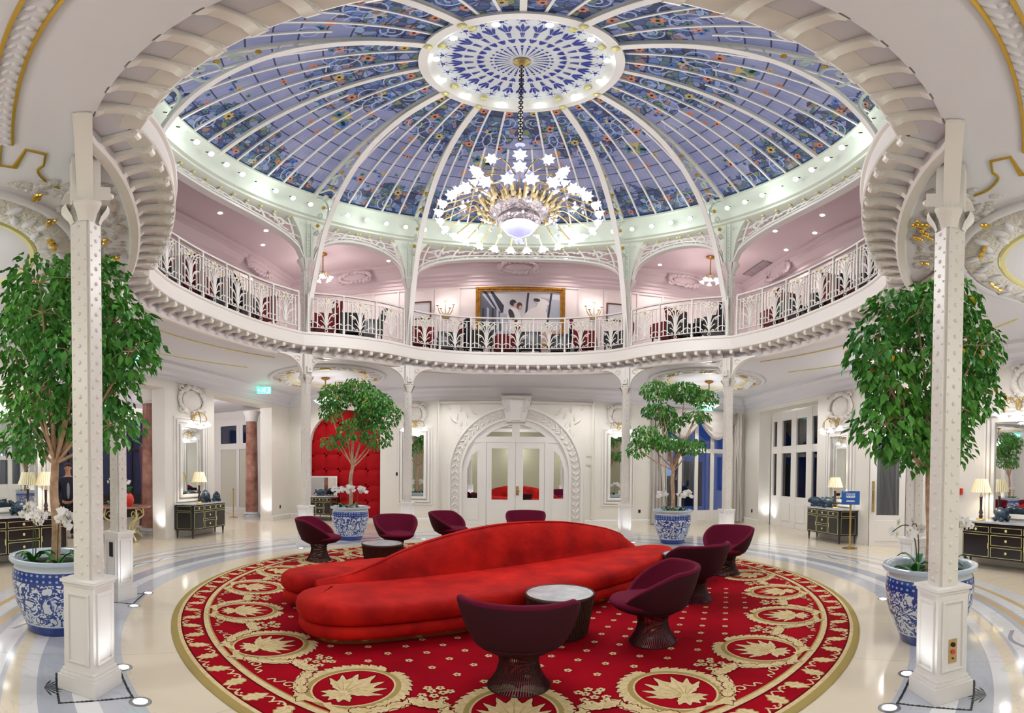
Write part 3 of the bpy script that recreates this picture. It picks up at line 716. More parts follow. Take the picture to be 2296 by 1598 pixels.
# ------------------------------------------------------------ arched fretwork between the columns, under the ring beam
CA = sorted(c[0] for c in COLS)
AL = {0: 'short fretwork arch right of the painting, beside the far right column', 1: 'wide fretwork arch above the painting, behind the chandelier', 2: 'short fretwork arch left of the painting', 3: 'wide fretwork arch on the left over the lilac gallery ceiling',
      4: 'fretwork arch overhead on the near left', 5: 'fretwork arch overhead at the near side', 6: 'fretwork arch overhead on the near right', 7: 'wide fretwork arch on the right over the air grille'}
for i, a0d in enumerate(CA):
    a1d = CA[(i+1) % 8]+(360 if i == 7 else 0)
    if a0d > 205 and a1d < 335 : continue                        # the near three lie outside the picture
    A0, A1 = rad(a0d)+.026, rad(a1d)-.026; n = 40 if a1d-a0d > 40 else 24; Rr = 4.98
    zf = (lambda u: 6.42+.74*(1-abs(2*u-1)**2.6)**.5) if n == 40 else (lambda u: 6.42+.74*(1-abs(2*u-1)**2.1)**.55)
    t = thing('fretwork_arch', AL[i], 'arch', pol(Rr, (A0+A1)/2, 7.4), group='fretwork arches under the dome')
    O = Matrix.Translation([-q for q in t.location])
    us = [j/n for j in range(n+1)]
    def strip(off, w0, th, zcap=7.44):
        pts = []
        for u in us:
            pts.append((u, min(zcap, zf(u)+off)))
        mb = MB(); vs = []
        for u, z in pts:
            a = A0+(A1-A0)*u
            for r in (Rr-th/2, Rr+th/2):
                for dz in (-w0/2, w0/2): vs.append(pol(r, a, z+dz))
        f = []
        for j in range(n):
            b = j*4
            for q0, q1 in ((0, 1), (1, 3), (3, 2), (2, 0)): f.append((b+q0, b+q1, b+4+q1, b+4+q0))
        return mb.add(vs, f)
    build(strip(0, .06, .15).xf(O), 'arch_band', IRON, t, smooth=40)
    build(strip(.11, .035, .08).xf(O), 'arch_rib', IRON, t, smooth=40)
    fr = MB(); nb = 14 if n == 40 else 8
    for j in range(nb):
        u = (j+.5)/nb; a = A0+(A1-A0)*u; z0 = zf(u); 
        if z0 > 7.4: continue
        sgn = 1 if u < .5 else -1
        a2 = a+sgn*.035
        pts = catmull([pol(Rr, a, z0+.02), pol(Rr, a+sgn*.01, (z0+7.44)/2-.02), pol(Rr, a2, 7.42)], 4)
        fr.tube(pts, .027, 5); 
        for fq in (.35, .7):
            z = z0+(7.44-z0)*fq
            fr.tube(catmull([pol(Rr, a-sgn*.04, z-.05), pol(Rr, a, z+.02), pol(Rr, a+sgn*.06, z-.01)], 4), .019, 5) if 7.44-z0 > .22 else None
        fr.sphere(pol(Rr-.05, a2, 7.42), .035, 6, 4, 1)
    for s, aa in ((1, A0), (-1, A1)):
        c0 = aa+s*.115
        fr.tube([pol(Rr-.02, c0+s*r*cos(q)/Rr, 7.2+r*sin(q)) for r, q in [(.13-.008*q2, .5*q2) for q2 in range(15)]], .03, 5)
    build(fr.xf(O), 'fretwork', [IRON, PGOLD], t, smooth=60)

# ------------------------------------------------------------ ring beam with cove and bulbs
def rev(prof, n=144): return MB().lathe(prof, n, (0, 0, 0))
t = thing('dome_ring_beam', 'pale green ring beam and cove carrying the bulbs round the foot of the glass dome', 'ring beam', (0, CY, 7.44))
build(rev([(5.14, 0), (4.9, 0), (4.84, .03), (4.84, .08), (4.78, .1), (4.76, .22), (4.72, .4), (4.66, .55), (4.6, .57), (4.6, .62), (4.68, .66), (5.14, .8), (5.14, 0)]), 'beam', IRONG, t)
bm = MB().sphere((0, 0, -.02), .05, 10, 8); bo = None
for sec, m_ in ((0, 6), (1, 11), (2, 6), (3, 11), (4, 6), (5, 11), (6, 6), (7, 11)):
    a0, a1 = CA[sec], CA[(sec+1) % 8]+(360 if sec == 7 else 0); m_ = 11 if a1-a0 > 40 else 5
    for j in range(m_):
        a = rad(a0+(a1-a0)*(j+.5)/m_) if m_ == 5 else rad(a0+(a1-a0)*(j+.5)/m_)
        loc = pol(4.52, a, 7.66)
        if bo is None:
            bo = tag(build(bm, 'globe_bulb', BULB, loc=loc), 'glowing white globe bulb in the ring at the foot of the glass dome', 'bulb', 'bulbs round the foot of the dome')
        else:
            c = bo.copy(); COL.objects.link(c); c.location = loc
# lamp holders belong to the beam
for sec in range(8):
    a0, a1 = CA[sec], CA[(sec+1) % 8]+(360 if sec == 7 else 0); m_ = 11 if a1-a0 > 40 else 5
    for j in range(m_):
        a = rad(a0+(a1-a0)*(j+.5)/m_); p = pol(4.52, a, 0)
        hm = MB().tube([(cos(a)*4.62, sin(a)*4.62, .3), (cos(a)*4.52, sin(a)*4.52, .235)], .012, 5); build(hm, 'lamp_holder', DARK, t)

# ------------------------------------------------------------ glass dome
zd = lambda r: 9.40-r*r/16.5
dome = thing('stained_glass_dome', 'shallow dome of blue stained glass with white ribs above the chandelier', 'dome', (0, CY, 0))
nr = 16
for sct in range(12):
    mb = MB(); b0 = rad(sct*30); na_ = 12
    rs = [1.28+(4.66-1.28)*i/nr for i in range(nr+1)]
    vs = [(r*cos(b0+rad(30)*j/na_), r*sin(b0+rad(30)*j/na_), zd(r)) for r in rs for j in range(na_+1)]
    mb.add(vs, [(i*(na_+1)+j, i*(na_+1)+j+1, (i+1)*(na_+1)+j+1, (i+1)*(na_+1)+j) for i in range(nr) for j in range(na_)], 0)
    rng = random.Random(100+sct % 2)
    def fl(r, ad, s, m1, m2, pet=7):
        a = b0+rad(ad); 
        e1 = Vector((cos(a), sin(a), -2*r/16.5)).normalized(); e2 = Vector((-sin(a), cos(a), 0)); c = Vector((r*cos(a), r*sin(a), zd(r)-.012))
        P_ = []
        for q in range(pet*4):
            th = 2*pi*q/(pet*4); rr = s*(1 if q % 4 == 2 else .82 if q % 2 else .62); P_.append(c+e1*rr*cos(th)+e2*rr*sin(th))
        mb.add(P_, [tuple(range(len(P_)))], m1)
        c2 = c-Vector((0, 0, .004)); mb.add([c2+e1*s*.3*cos(2*pi*q/8)+e2*s*.3*sin(2*pi*q/8) for q in range(8)], [tuple(range(8))], m2)
    def scroll(r, ad, s, turns=1.4, hand=1, m=6, wd=.022):
        a = b0+rad(ad); L_ = []
        for q in range(22):
            th = hand*(q/21*2*pi*turns); rr = s*(1-.75*q/21); x = r+rr*cos(th); y = rr*sin(th)
            aa = a+y/r; L_.append((x*cos(aa), x*sin(aa), zd(x)-.018))
        P_ = [Vector(p) for p in L_]; vs = []
        for q, p in enumerate(P_):
            d = (P_[min(q+1, 21)]-P_[max(q-1, 0)]).normalized(); nrm = d.cross(Vector((0, 0, 1))).normalized()*wd/2
            vs += [p+nrm, p-nrm]
        mb.add(vs, [(2*q, 2*q+1, 2*q+3, 2*q+2) for q in range(21)], m)
    if sct % 2 == 0:
        K = [(4.45, 4, .07), (4.42, 26, .07), (4.1, 8, .1), (4.0, 21, .1), (3.72, 15, .08), (4.2, 15, .08), (2.45, 6, .09), (2.35, 23, .09), (2.0, 15, .1), (1.55, 8, .08), (1.55, 22, .08), (2.7, 15, .09), (3.0, 15, .07), (3.15, 12, .06)]
    else:
        K = [(4.5, 3, .07), (4.5, 9, .07), (4.5, 21, .07), (4.5, 27, .07), (4.3, 15, .1), (2.9, 15, .2), (2.55, 9, .09), (2.5, 22, .09), (2.1, 15, .1), (1.55, 7, .08), (1.55, 23, .08), (3.2, 10, .08), (3.3, 20, .08), (3.4, 15, .08)]
    for r, ad, s in K:
        fl(r, ad, s, rng.choice((1, 1, 1, 2)) if s < .2 else 2, 5 if s < .2 else 4)
    for r, ad, s in K[:9]:
        for q in range(3):
            fl(r+rng.uniform(-.16, .12), ad+rng.uniform(-4, 4), s*.62, rng.choice((3, 4, 8, 4)), 5, 5)
    for r, ad, s, hd in ((4.4, 10, .2, 1), (4.4, 20, .2, -1), (2.3, 11, .28, 1), (2.3, 19, .28, -1), (1.8, 7, .16, -1), (1.8, 23, .16, 1), (2.75, 4, .16, 1), (2.75, 26, .16, -1)):
        scroll(r, ad, s, hand=hd)
    build(mb, 'glass_panel', [DOMEG, G_ORANGE, G_YEL, G_GREEN, G_TEAL, G_DARK, G_PALE, G_NAVY, G_BLUE], dome, smooth=180)
KIDS_D = []
def meridian(rr0, rr1, wd, ht, dz):
    return MB().bar3([(r, 0, zd(r)-dz) for r in [rr0+(rr1-rr0)*i/10 for i in range(11)]], (0, 1, 0), wd, ht)
gb_s = gb_l = mr = None
for k in range(72):
    a = rad(k*5)
    if k % 6 == 0:
        if mr is None: mr = build(meridian(1.3, 4.68, .075, .08, .06), 'main_rib', IRON, dome, rz=a, smooth=30)
        else: inst(mr, dome, (0, 0, 0), a)
    elif k % 2 == 0:
        if gb_l is None: gb_l = build(meridian(1.3, 4.66, .034, .05, .05), 'glazing_bar', WHITE, dome, rz=a, smooth=30)
        else: inst(gb_l, dome, (0, 0, 0), a)
    else:
        if gb_s is None: gb_s = build(meridian(2.5, 4.66, .034, .05, .05), 'glazing_bar', WHITE, dome, rz=a, smooth=30)
        else: inst(gb_s, dome, (0, 0, 0), a)
# eight deep arch ribs springing from the columns
ARCH = [(4.96, 4.62), (4.92, 5.0), (4.82, 5.4), (4.68, 5.85), (4.54, 6.3), (4.38, 6.75), (4.18, 7.15), (3.9, 7.6), (3.55, 8.02), (3.15, 8.4), (2.65, 8.72), (2.1, 8.95), (1.6, 9.07), (1.3, 9.12)]
ac = catmull(ARCH, 4); arib = None
for c in COLS:
    t = thing('dome_arch_rib', {239.54: 'curved white arch rib rising from the nearest left column to the eye of the dome', 300.46: 'curved white arch rib rising from the nearest right column to the eye of the dome',
        210.46: 'curved white arch rib sweeping along the left rim of the dome', 329.54: 'curved white arch rib sweeping along the right rim of the dome',
        149.54: 'curved white arch rib over the column before the red niche', 30.46: 'curved white arch rib over the column before the grey curtain',
        120.46: 'curved white arch rib left of the chandelier, over the column left of the doorway', 59.54: 'curved white arch rib right of the chandelier, over the column right of the doorway'}[c[0]],
        'rib', (0, CY, 0), rad(c[0]), 'arch ribs of the dome')
    if arib is None:
        mb = MB().bar3([(r, 0, z) for r, z in ac], (0, 1, 0), .11, .035)
        mb.bar3([(r*1.004, 0, z+.03) for r, z in ac], (0, 1, 0), .03, .07)
        a1_ = build(mb, 'rib_flange', IRON, t, smooth=40)
        OP = []
        def cv_(P, r=.02, m=0): OP.append(build(MB().tube([(x, 0, z) for x, z in catmull(P, 5)], r, 5), 'scroll_bar', IRONG, t, smooth=60))
        cv_([(4.60, 7.95), (4.3, 7.65), (4.22, 7.3), (4.35, 6.95)], .028); cv_([(4.5, 8.05), (4.15, 7.95), (3.95, 7.75), (3.75, 7.82)], .024)
        cv_([(4.1, 8.25), (3.8, 8.2), (3.7, 8.0), (3.5, 8.1)], .024); cv_([(3.7, 8.45), (3.4, 8.45), (3.35, 8.3), (3.15, 8.42)], .022)
        for x, z, r in ((4.32, 7.75, .13), (4.0, 8.08, .11), (3.55, 8.32, .09), (4.5, 7.35, .11), (4.62, 6.95, .09)):
            OP.append(build(MB().tube([(x+q*cos(w_), 0, z+q*sin(w_)) for q, w_ in [(r*(1-.06*i), .52*i) for i in range(15)]], .024, 5), 'scroll', IRONG, t, smooth=60))
        for x, z in ((4.12, 7.98), (3.78, 8.26), (3.3, 8.52), (4.38, 7.55), (4.58, 7.15)): OP.append(build(MB().sphere((x, 0, z), .045, 8, 6), 'gilt_ball', GOLD, t))
        for i in range(9):
            r = 3.1-.2*i
            za = 9.14-.05; zr = [z for q, z in ac if q <= r][0]; OP.append(build(MB().tube([(r, 0, zr+.02), (r-.05, 0, zd(r)-.06)], .014, 5), 'strut', IRONG, t))
        arib = True
    else:
        inst(a1_, t); [inst(q, t) for q in OP]

# eye of the dome
eye = thing('dome_eye', 'round white pierced grille at the crown of the dome', 'ceiling rosette', (0, CY, 0))
build(MB().lathe([(1.36, 9.2), (1.36, 9.12), (1.24, 9.1), (1.2, 9.14), (1.16, 9.26), (1.12, 9.33), (1.36, 9.34)], 96), 'outer_ring', IRON, eye)
mb = MB(); mb.lathe([(0, 9.335), (.4, 9.335), (.8, 9.335), (1.16, 9.325)], 96, m=0)
def rp(r, a): return (r*cos(a), r*sin(a))
for k in range(28):
    a = 2*pi*k/28; z = 9.322
    Q = lambda P, m=1: mb.flat([rp(r, a+t_/max(r, .05)) for r, t_ in P], z, m)
    Q([(.16, .002), (.16, -.002), (.3, -.008), (.36, -.016), (.37, 0), (.36, .016), (.3, .008)]); Q([(.405+.02*cos(u), .018*sin(u)) for u in [2*pi*i/8 for i in range(8)]])
    for s in (-1, 0, 1):
        Q([(.5, s*.01-.004), (.5, s*.01+.004), (.58, s*.032+.016), (.6, s*.034), (.58, s*.032-.016)]); Q([(.64, s*.012-.003), (.64, s*.012+.003), (.76, s*.02+.009), (.76, s*.02-.009)])
        Q([(.79, s*.02-.008), (.79, s*.02+.008), (.9, s*.06+.024), (1.0 if s == 0 else .94, s*.068), (.9, s*.06-.024)])
    if k % 1 == 0:
        for u in range(5):
            th = 2*pi*u/5; Q([(1.05+.016*cos(th)+.016*cos(v), .02*sin(th)+.016*sin(v)) for v in [2*pi*i/5 for i in range(5)]])
            Q([(1.05+.045*cos(th)+.008*sin(th), .045*sin(th)-.008*cos(th)), (1.05+.095*cos(th), .095*sin(th)), (1.05+.045*cos(th)-.008*sin(th), .045*sin(th)+.008*cos(th))])
build(mb, 'grille', [mat('grille_white', S(206, 208, 210), .6), G_NAVY], eye, smooth=180)
for c in COLS:
    a = rad(c[0]); build(MB().sphere((1.3*cos(a), 1.3*sin(a), 9.08), .05, 8, 5, sc=(1.2, 1.2, .8)), 'gilt_leaf', PGOLD, eye); build(MB().sphere((1.12*cos(a), 1.12*sin(a), 9.2), .06, 8, 5), 'gilt_leaf', PGOLD, eye)
for k in range(12):
    c = tag(build(MB().sphere((0, 0, 0), .05, 10, 8), 'globe_bulb', BULB), 'glowing white globe bulb in the ring around the pierced eye of the dome', 'bulb', 'bulbs round the eye of the dome') if k == 0 else eb.copy()
    if k == 0: eb = c
    else: COL.objects.link(c)
    c.location = pol(1.13, rad(15+30*k), 9.13)
# ------------------------------------------------------------ round rug
rug = thing('round_rug', 'large round crimson rug with gold palmette border under the red sofa', 'rug', (0, CY, 0))
RR = 4.255
mb = MB()
mb.lathe([(0, .014), (RR-.06, .014)], 180, m=0); mb.lathe([(RR-.065, .0149), (RR-.02, .0149), (RR, .008), (RR, .0005)], 180, m=2)
def band(r0, r1, z, m): mb.lathe([(r0, z), (r1, z)], 180, m=m)
band(4.155, 4.19, .015, 1); band(3.87, 3.92, .015, 1); band(3.855, 3.87, .0148, 2); band(4.14, 4.155, .0146, 3); band(3.92, 3.935, .0146, 3)
ZI = [0.0]
def place(P, r, a, z, m, s=1, mirror=1):
    """P in local (u: tangential, v: outward)"""
    ca, sa = cos(a), sin(a); ZI[0] += 9e-6
    mb.flat([(ca*(r+s*v)-sa*s*u*mirror, sa*(r+s*v)+ca*s*u*mirror) for u, v in P], z+ZI[0], m)
def leafpoly(l, w_, teeth=4):
    R_ = []
    for i in range(teeth*2+1):
        t_ = i/(teeth*2); q = w_*sin(pi*min(1, .12+.9*t_))*(1.0 if i % 2 else .72); R_.append((t_*l, q))
    return [(0, 0)] + [(v, u) for u, v in [(q, x) for x, q in R_]] + [(l, 0)] + [(x, -q) for x, q in R_[::-1]]
def rotp(P, a, ox=0, oy=0): return [(ox+x*cos(a)-y*sin(a), oy+x*sin(a)+y*cos(a)) for x, y in P]
def stroke(P, wd):
    k = len(P); L_, R_ = [], []
    for i in range(k):
        a, b = P[max(0, i-1)], P[min(k-1, i+1)]; l = math.hypot(b[0]-a[0], b[1]-a[1]) or 1; nx, ny = -(b[1]-a[1])/l*wd/2, (b[0]-a[0])/l*wd/2
        L_.append((P[i][0]+nx, P[i][1]+ny)); R_.append((P[i][0]-nx, P[i][1]-ny))
    return [[L_[i], L_[i+1], R_[i+1], R_[i]] for i in range(k-1)]
LF = [(x, y) for x, y in leafpoly(1, .3)]; OUT = [2]
def leaf(r, a, l, ang, ox=0, oy=0, z=.0156, w_=1.0, vein=True):
    P = rotp([(x*l, y*l*w_) for x, y in LF], ang, ox, oy); c = [(ox+ (x-ox)*1, oy+(y-oy)*1) for x, y in P]
    big = rotp([(x*l*1.1-.05*l, y*l*w_*1.22) for x, y in LF], ang, ox, oy)
    place(big, r, a, z-.0004, OUT[0]); place(P, r, a, z, 1)
    if vein: place(rotp([(.1*l, -.012*l), (.1*l, .012*l), (.85*l, 0)], ang, ox, oy), r, a, z+.0004, 2)
# leaf-and-vine border
NB = 92
for k in range(NB):
    a = 2*pi*k/NB; s = 1 if k % 2 else -1; ZI[0] = 0
    leaf(4.045, a, .18, -s*pi/2*.92, .005, s*.085)
    vine = catmull([(-.14, s*.02), (-.1, s*.085), (-.04, s*.075), (.02, s*.0), (.09, -s*.09), (.14, -s*.04)], 4)
    for q in stroke(vine, .014): place(q, 4.045, a, .0152, 1)
    for d in ((-.02, .05), (.0, .07), (-.03, .075)): place([(d[0]*1.4-.05+.011*cos(u), s*d[1]+.011*sin(u)) for u in [2*pi*i/6 for i in range(6)]], 4.045, a, .0154, 1)
OUT[0] = 3
# twenty palmette medallions
def floret(r, a, s, ox=0, oy=0, ro=0):
    for i in range(5):
        th = 2*pi*i/5+ro
        place([(ox+s*(.55*cos(th)+.36*cos(v)), oy+s*(.55*sin(th)+.36*sin(v))) for v in [2*pi*q/7 for q in range(7)]], r, a, .0154, 1)
    place([(ox+s*.22*cos(v), oy+s*.22*sin(v)) for v in [2*pi*q/6 for q in range(6)]], r, a, .0158, 3)
for k in range(20):
    a = rad(-90+18*k); r = 3.47; ZI[0] = .0006
    # oval wreath
    n = 34
    for q in range(n):
        th = 2*pi*q/n+pi/2
        if .5 > abs(((th-pi/2+pi) % (2*pi))-pi): continue
        ex, ey = .29*cos(th), .345*sin(th); tang = atan2(.345*cos(th), -.29*sin(th))
        side = 1 if cos(th) > 0 else -1
        leaf(r, a, .12, tang+(-.75 if side > 0 else pi+.75), ex*1.03, ey*1.03, z=.0156, w_=1.15)
    oval = [(.285*cos(2*pi*i/40), .34*sin(2*pi*i/40)) for i in range(41)]
    for q in stroke(oval, .045): place(q, r, a, .0153, 2)
    for q in stroke([(x*.93, y*.93) for x, y in oval], .014): place(q, r, a, .0161, 1)
    place([(x*.9, y*.9) for x, y in oval[:-1]], r, a, .0160, 0)
    # palmette
    for i in range(-3, 4):
        leaf(r, a, .37-.035*abs(i), -pi/2+i*.36, 0, .11, z=.0166+.0001*(3-abs(i)), w_=.52)
    for i in (-2, -1, 0, 1, 2): leaf(r, a, .15, pi/2+i*.5, 0, .12, z=.0168, w_=.9)
    place([(.03*cos(v), .115+.03*sin(v)) for v in [2*pi*q/8 for q in range(8)]], r, a, .0172, 1)
    # ribbon tie and scrolls towards the border
    for s in (-1, 1):
        for q in stroke(catmull([(s*.02, .3), (s*.1, .34), (s*.24, .3), (s*.36, .18), (s*.44, .02)], 5), .05): place(q, r, a, .0152, 1)
        for i, (x, y) in enumerate(((.2, .3), (.3, .22), (.36, .12), (.42, .02))): leaf(r, a, .15, (-.7-.2*i) if s > 0 else pi+.7+.2*i, s*x, y, z=.0157, w_=1.1)
        for q in stroke([(s*(.36+.06*w*cos(u)), .27+.06*w*sin(u)) for w, u in [(1-.06*i, .6*i+2.4) for i in range(13)]], .016): place(q, r, a, .0155, 1)
        for q in stroke(catmull([(s*.42, .24), (s*.46, .31), (s*.5, .27), (s*.53, .32)], 4), .014): place(q, r, a, .0155, 1)
    # grape clusters between
    ag = a+rad(9)
    for (x, y) in ((0, 0), (.075, .02), (-.075, .02), (.04, -.065), (-.04, -.065), (0, -.13), (.08, -.1), (-.08, -.1), (.045, .08), (-.045, .08)): floret(3.33, ag, .038, x, y)
    for i in (-2, -1, 1, 2): leaf(3.48, ag, .17, -pi/2+i*.55, 0, .02, z=.0155, w_=.9)
# scattered florets on the field
e1 = (.23*cos(rad(-26.6)), .23*sin(rad(-26.6))); e2 = (-e1[1], e1[0])
for i in range(-14, 15):
    for j in range(-14, 15):
        ZI[0] = 0; x, y = .30+i*e1[0]+j*e2[0], (3.21-CY)+i*e1[1]+j*e2[1]; rr = math.hypot(x, y)
        if rr < 3.03: floret(rr, atan2(y, x), .036, 0, 0, -atan2(y, x))
build(mb, 'pile', [RUGR, RUGC, RUGT, RUGD], rug, smooth=0)

# ------------------------------------------------------------ long red double-sided sofa
CX_, CYS = -.08, 5.83; UA = atan2(.6, .8)
sofa = thing('velvet_sofa', 'long curvy red velvet double-sided sofa in the middle of the rug', 'sofa', (CX_, CYS, .014), UA)
front = catmull([(-2.1, -.13), (-2.5, -.2), (-2.72, -.42), (-2.69, -.78), (-2.4, -1.0), (-1.75, -1.08), (-.6, -1.16), (.6, -1.17), (1.6, -1.08), (2.4, -.86), (2.72, -.6), (2.7, -.34), (2.45, -.16), (1.6, -.12), (0, -.12)], 7, closed=True)
def ins(P, d):
    k = len(P); out = []
    for i in range(k):
        a, b = P[i-1], P[(i+1) % k]; l = math.hypot(b[0]-a[0], b[1]-a[1]) or 1
        out.append((P[i][0]-(b[1]-a[1])/l*d, P[i][1]+(b[0]-a[0])/l*d))
    return out
def pillow(P, levels, m=0):
    mb = MB(); k = len(P)
    for d, z in levels:
        mb.v += [(x, y, z) for x, y in ins(P, d)]
    n = len(levels)
    for i in range(n-1):
        for j in range(k): mb.f.append([i*k+j, i*k+(j+1) % k, (i+1)*k+(j+1) % k, (i+1)*k+j]); mb.m.append(m)
    mb.f.append([(n-1)*k+j for j in range(k)]); mb.m.append(m); mb.f.append([j for j in range(k-1, -1, -1)]); mb.m.append(m)
    return mb
for s, nm in ((1, 0), (-1, 1)):
    P = [(x*s, y*s) for x, y in front]
    build(pillow(P, [(.14, 0), (.14, .055)]), 'brass_plinth', BRASS, sofa, smooth=40)
    build(pillow(P, [(.1, .055), (.045, .075), (.02, .11), (.02, .17), (.04, .195), (.08, .205)]), 'seat_base', RED, sofa, smooth=60)
    build(pillow(P, [(.09, .2), (.03, .215), (.0, .25), (-.008, .31), (.005, .37), (.045, .405), (.1, .418), (.2, .425)]), 'seat_cushion', RED, sofa, smooth=60)
bk = MB(); us = [-2.45+4.9*i/60 for i in range(61)]
def hz(u):
    pts = [(-2.45, .41), (-2.1, .47), (-1.8, .57), (-1.5, .69), (-1.2, .78), (-.9, .845), (-.6, .895), (-.3, .925), (.0, .94), (.3, .938), (.6, .925), (.9, .9), (1.2, .857), (1.5, .8), (1.8, .735), (2.1, .64), (2.45, .43)]
    for (a, za), (b, zb_) in zip(pts, pts[1:]):
        if a <= u <= b:
            t_ = (u-a)/(b-a); return za+(zb_-za)*t_
    return .4
sec = 18; vs = []
for u in us:
    h = hz(u); w0 = .2*min(1, .35+(h-.38)*2); rip = .012*sin(u*11)+.01*sin(u*23+1)
    for j in range(sec):
        th = pi*j/(sec-1); yy = -cos(th); 
        q = sin(th)**.62
        vs.append((u, yy*(w0*(1-.45*q)+ (rip if .15 < q < .9 else 0)), .34+(h-.34)*q))
bk.add(vs, [(i*sec+j, (i+1)*sec+j, (i+1)*sec+j+1, i*sec+j+1) for i in range(60) for j in range(sec-1)] + [tuple(range(sec)), tuple(60*sec+j for j in range(sec-1, -1, -1))])
bo_ = build(bk, 'backrest', RED, sofa, smooth=70)
cr_ = MB().tube([(u, -.03, hz(u)-.012) for u in us[3:-3]], .012, 6); build(cr_, 'piping', RED, sofa)

# ------------------------------------------------------------ wire-based tub chairs
def tub_chair(label, loc, rz):
    t = thing('tub_chair', label, 'chair', loc, rz, 'plum tub chairs round the red sofa')
    # faces +y; back at -y.  a = angle from the back
    n = 56; out_ = []; inn = []
    def top(a):
        q = abs(a)
        return .73-.02*(q/1.6)**2 if q < 1.15 else max(.43, .715-.285*((q-1.15)/1.25)**1.15)
    def prof(a, inner):
        h = top(a); q = abs(a); L_ = []
        rt = .445; zb = .315
        for k in range(8):
            u = k/7; z = zb+(h-zb)*u; f_ = ((z-.31)/.42); q_ = .17+.275*f_**.36 if f_ > 0 else .17
            r = min(rt+.01, q_)*(1 if z < .7 else 1) if not inner else max(.1, min(rt+.01, q_)-.055)
            L_.append((r, z))
        return L_
    mb = MB(); A = [-2.55+5.1*i/n for i in range(n+1)]; rows = []
    for a in A:
        o_, i_ = prof(a, False), prof(a, True); h = top(a); rt = o_[-1][0]
        roll = [(rt-.004, h+.018), (rt-.028, h+.028), (rt-.05, h+.016)]
        ring_ = o_+roll+i_[::-1]
        rows.append([(r*sin(a), -r*cos(a)*.96, z) for r, z in ring_])
    k = len(rows[0]); mb.v = [p for r in rows for p in r]
    for i in range(n):
        for j in range(k-1):
            mb.f.append([i*k+j, (i+1)*k+j, (i+1)*k+j+1, i*k+j+1]); mb.m.append(0 if j < 7 else 1)
    mb.f += [list(range(k-1, -1, -1)), [n*k+j for j in range(k)]]; mb.m += [1, 1]
    build(mb, 'shell', [PLUMD, PLUM], t, smooth=60)
    mb = MB(); mb.lathe([(0, .36), (.26, .37), (.305, .39), (.315, .415), (.3, .44), (.25, .455), (.12, .46), (0, .46)], 36); mb.xf(Matrix.Translation((0, .05, 0)) @ Matrix.Diagonal((1.03, 1.12, 1, 1)))
    build(mb, 'seat_cushion', PLUM, t, smooth=60)
    mb = MB().lathe([(0, .305), (.17, .312), (.25, .33), (.30, .36), (.325, .385), (.31, .4), (0, .4)], 40); mb.xf(Matrix.Translation((0, .03, 0)) @ Matrix.Diagonal((1, 1.08, 1, 1))); build(mb, 'bowl', PLUMD, t, smooth=60)
    mb = MB(); 
    hyper = lambda z: .135+.085*(1-(z-.006)/.22)**2 if z < .226 else .135+.07*((z-.226)/.13)**2
    for i in range(72):
        a = 2*pi*i/72
        pts = [(hyper(z)*cos(a+.3*z/.34), hyper(z)*sin(a+.3*z/.34), z) for z in (.008, .06, .12, .18, .226, .28, .34)]
        mb.tube(pts, .0052, 4)
    for z in (.008, .10, .226): mb.tube([(hyper(z)*cos(2*pi*i/36), hyper(z)*sin(2*pi*i/36), z) for i in range(36)], .0055, 5, closed=True)
    build(mb, 'wire_base', WIRE, t)
    return t
CH = [((.03, 3.16), .0+rad(-8), 'plum tub chair nearest the camera, its back turned towards us'),
      ((1.23, 3.95), rad(75), 'plum tub chair seen from the side, right of the low round table before the sofa'),
      ((2.15, 5.2), rad(18), 'plum tub chair with its dark back to us, beyond the side-on chair'),
      ((3.2, 6.45), rad(120), 'plum tub chair near the right edge of the rug, facing the sofa'),
      ((-3.35, 7.3), rad(-75), 'plum tub chair at the left edge of the rug, left of the far round table'),
      ((-2.2, 8.2), rad(-150), 'plum tub chair behind the far round table, before the left planter'),
      ((-1.35, 9.2), rad(-115), 'plum tub chair behind the sofa, left of the arched doorway'),
      ((.2, 9.55), rad(178), 'plum tub chair mostly hidden behind the sofa back, before the arched doorway')]
ch0 = None
for (x, y), rz, lab in CH:
    z = .0145 if math.hypot(x, y-CY) < 4.2 else .0
    if ch0 is None: ch0 = tub_chair(lab, (x, y, z), rz)
    else: dup(ch0, (x, y, z), rz, lab)
# low round tables
tb0 = None
for (x, y), lab in (((.42, 4.28), 'low round bronze drum table with white marble top before the sofa'), ((-2.1, 6.98), 'low round drum table at the far left of the sofa, between plum chairs'),
                    ((2.38, 6.13), 'low round drum table half hidden behind plum chairs at the right sofa end')):
    if tb0 is None:
        t = tb0 = thing('drum_table', lab, 'side table', (x, y, .0145), 0, 'low round tables on the rug')
        mb = MB().lathe([(0, .0), (.24, 0), (.25, .012), (.255, .03)], 40); mb.lathe([(.255, .03), (.27, .12), (.315, .4), (.322, .405)], 40)
        for i in range(64):
            a = 2*pi*i/64; mb.tube([(.262*cos(a), .262*sin(a), .03), (.278*cos(a), .278*sin(a), .12), (.322*cos(a), .322*sin(a), .4)], .005, 4)
        build(mb, 'drum', TBRZ, t)
        build(MB().lathe([(0, .43), (.31, .43), (.317, .424), (.317, .408), (.0, .405)], 48), 'marble_top', MARB, t)
        build(MB().lathe([(.317, .405), (.332, .405), (.334, .42), (.326, .434), (.317, .432), (.317, .405)], 48), 'rim', TBRZ, t)
    else: dup(tb0, (x, y, .0145), 0, lab)

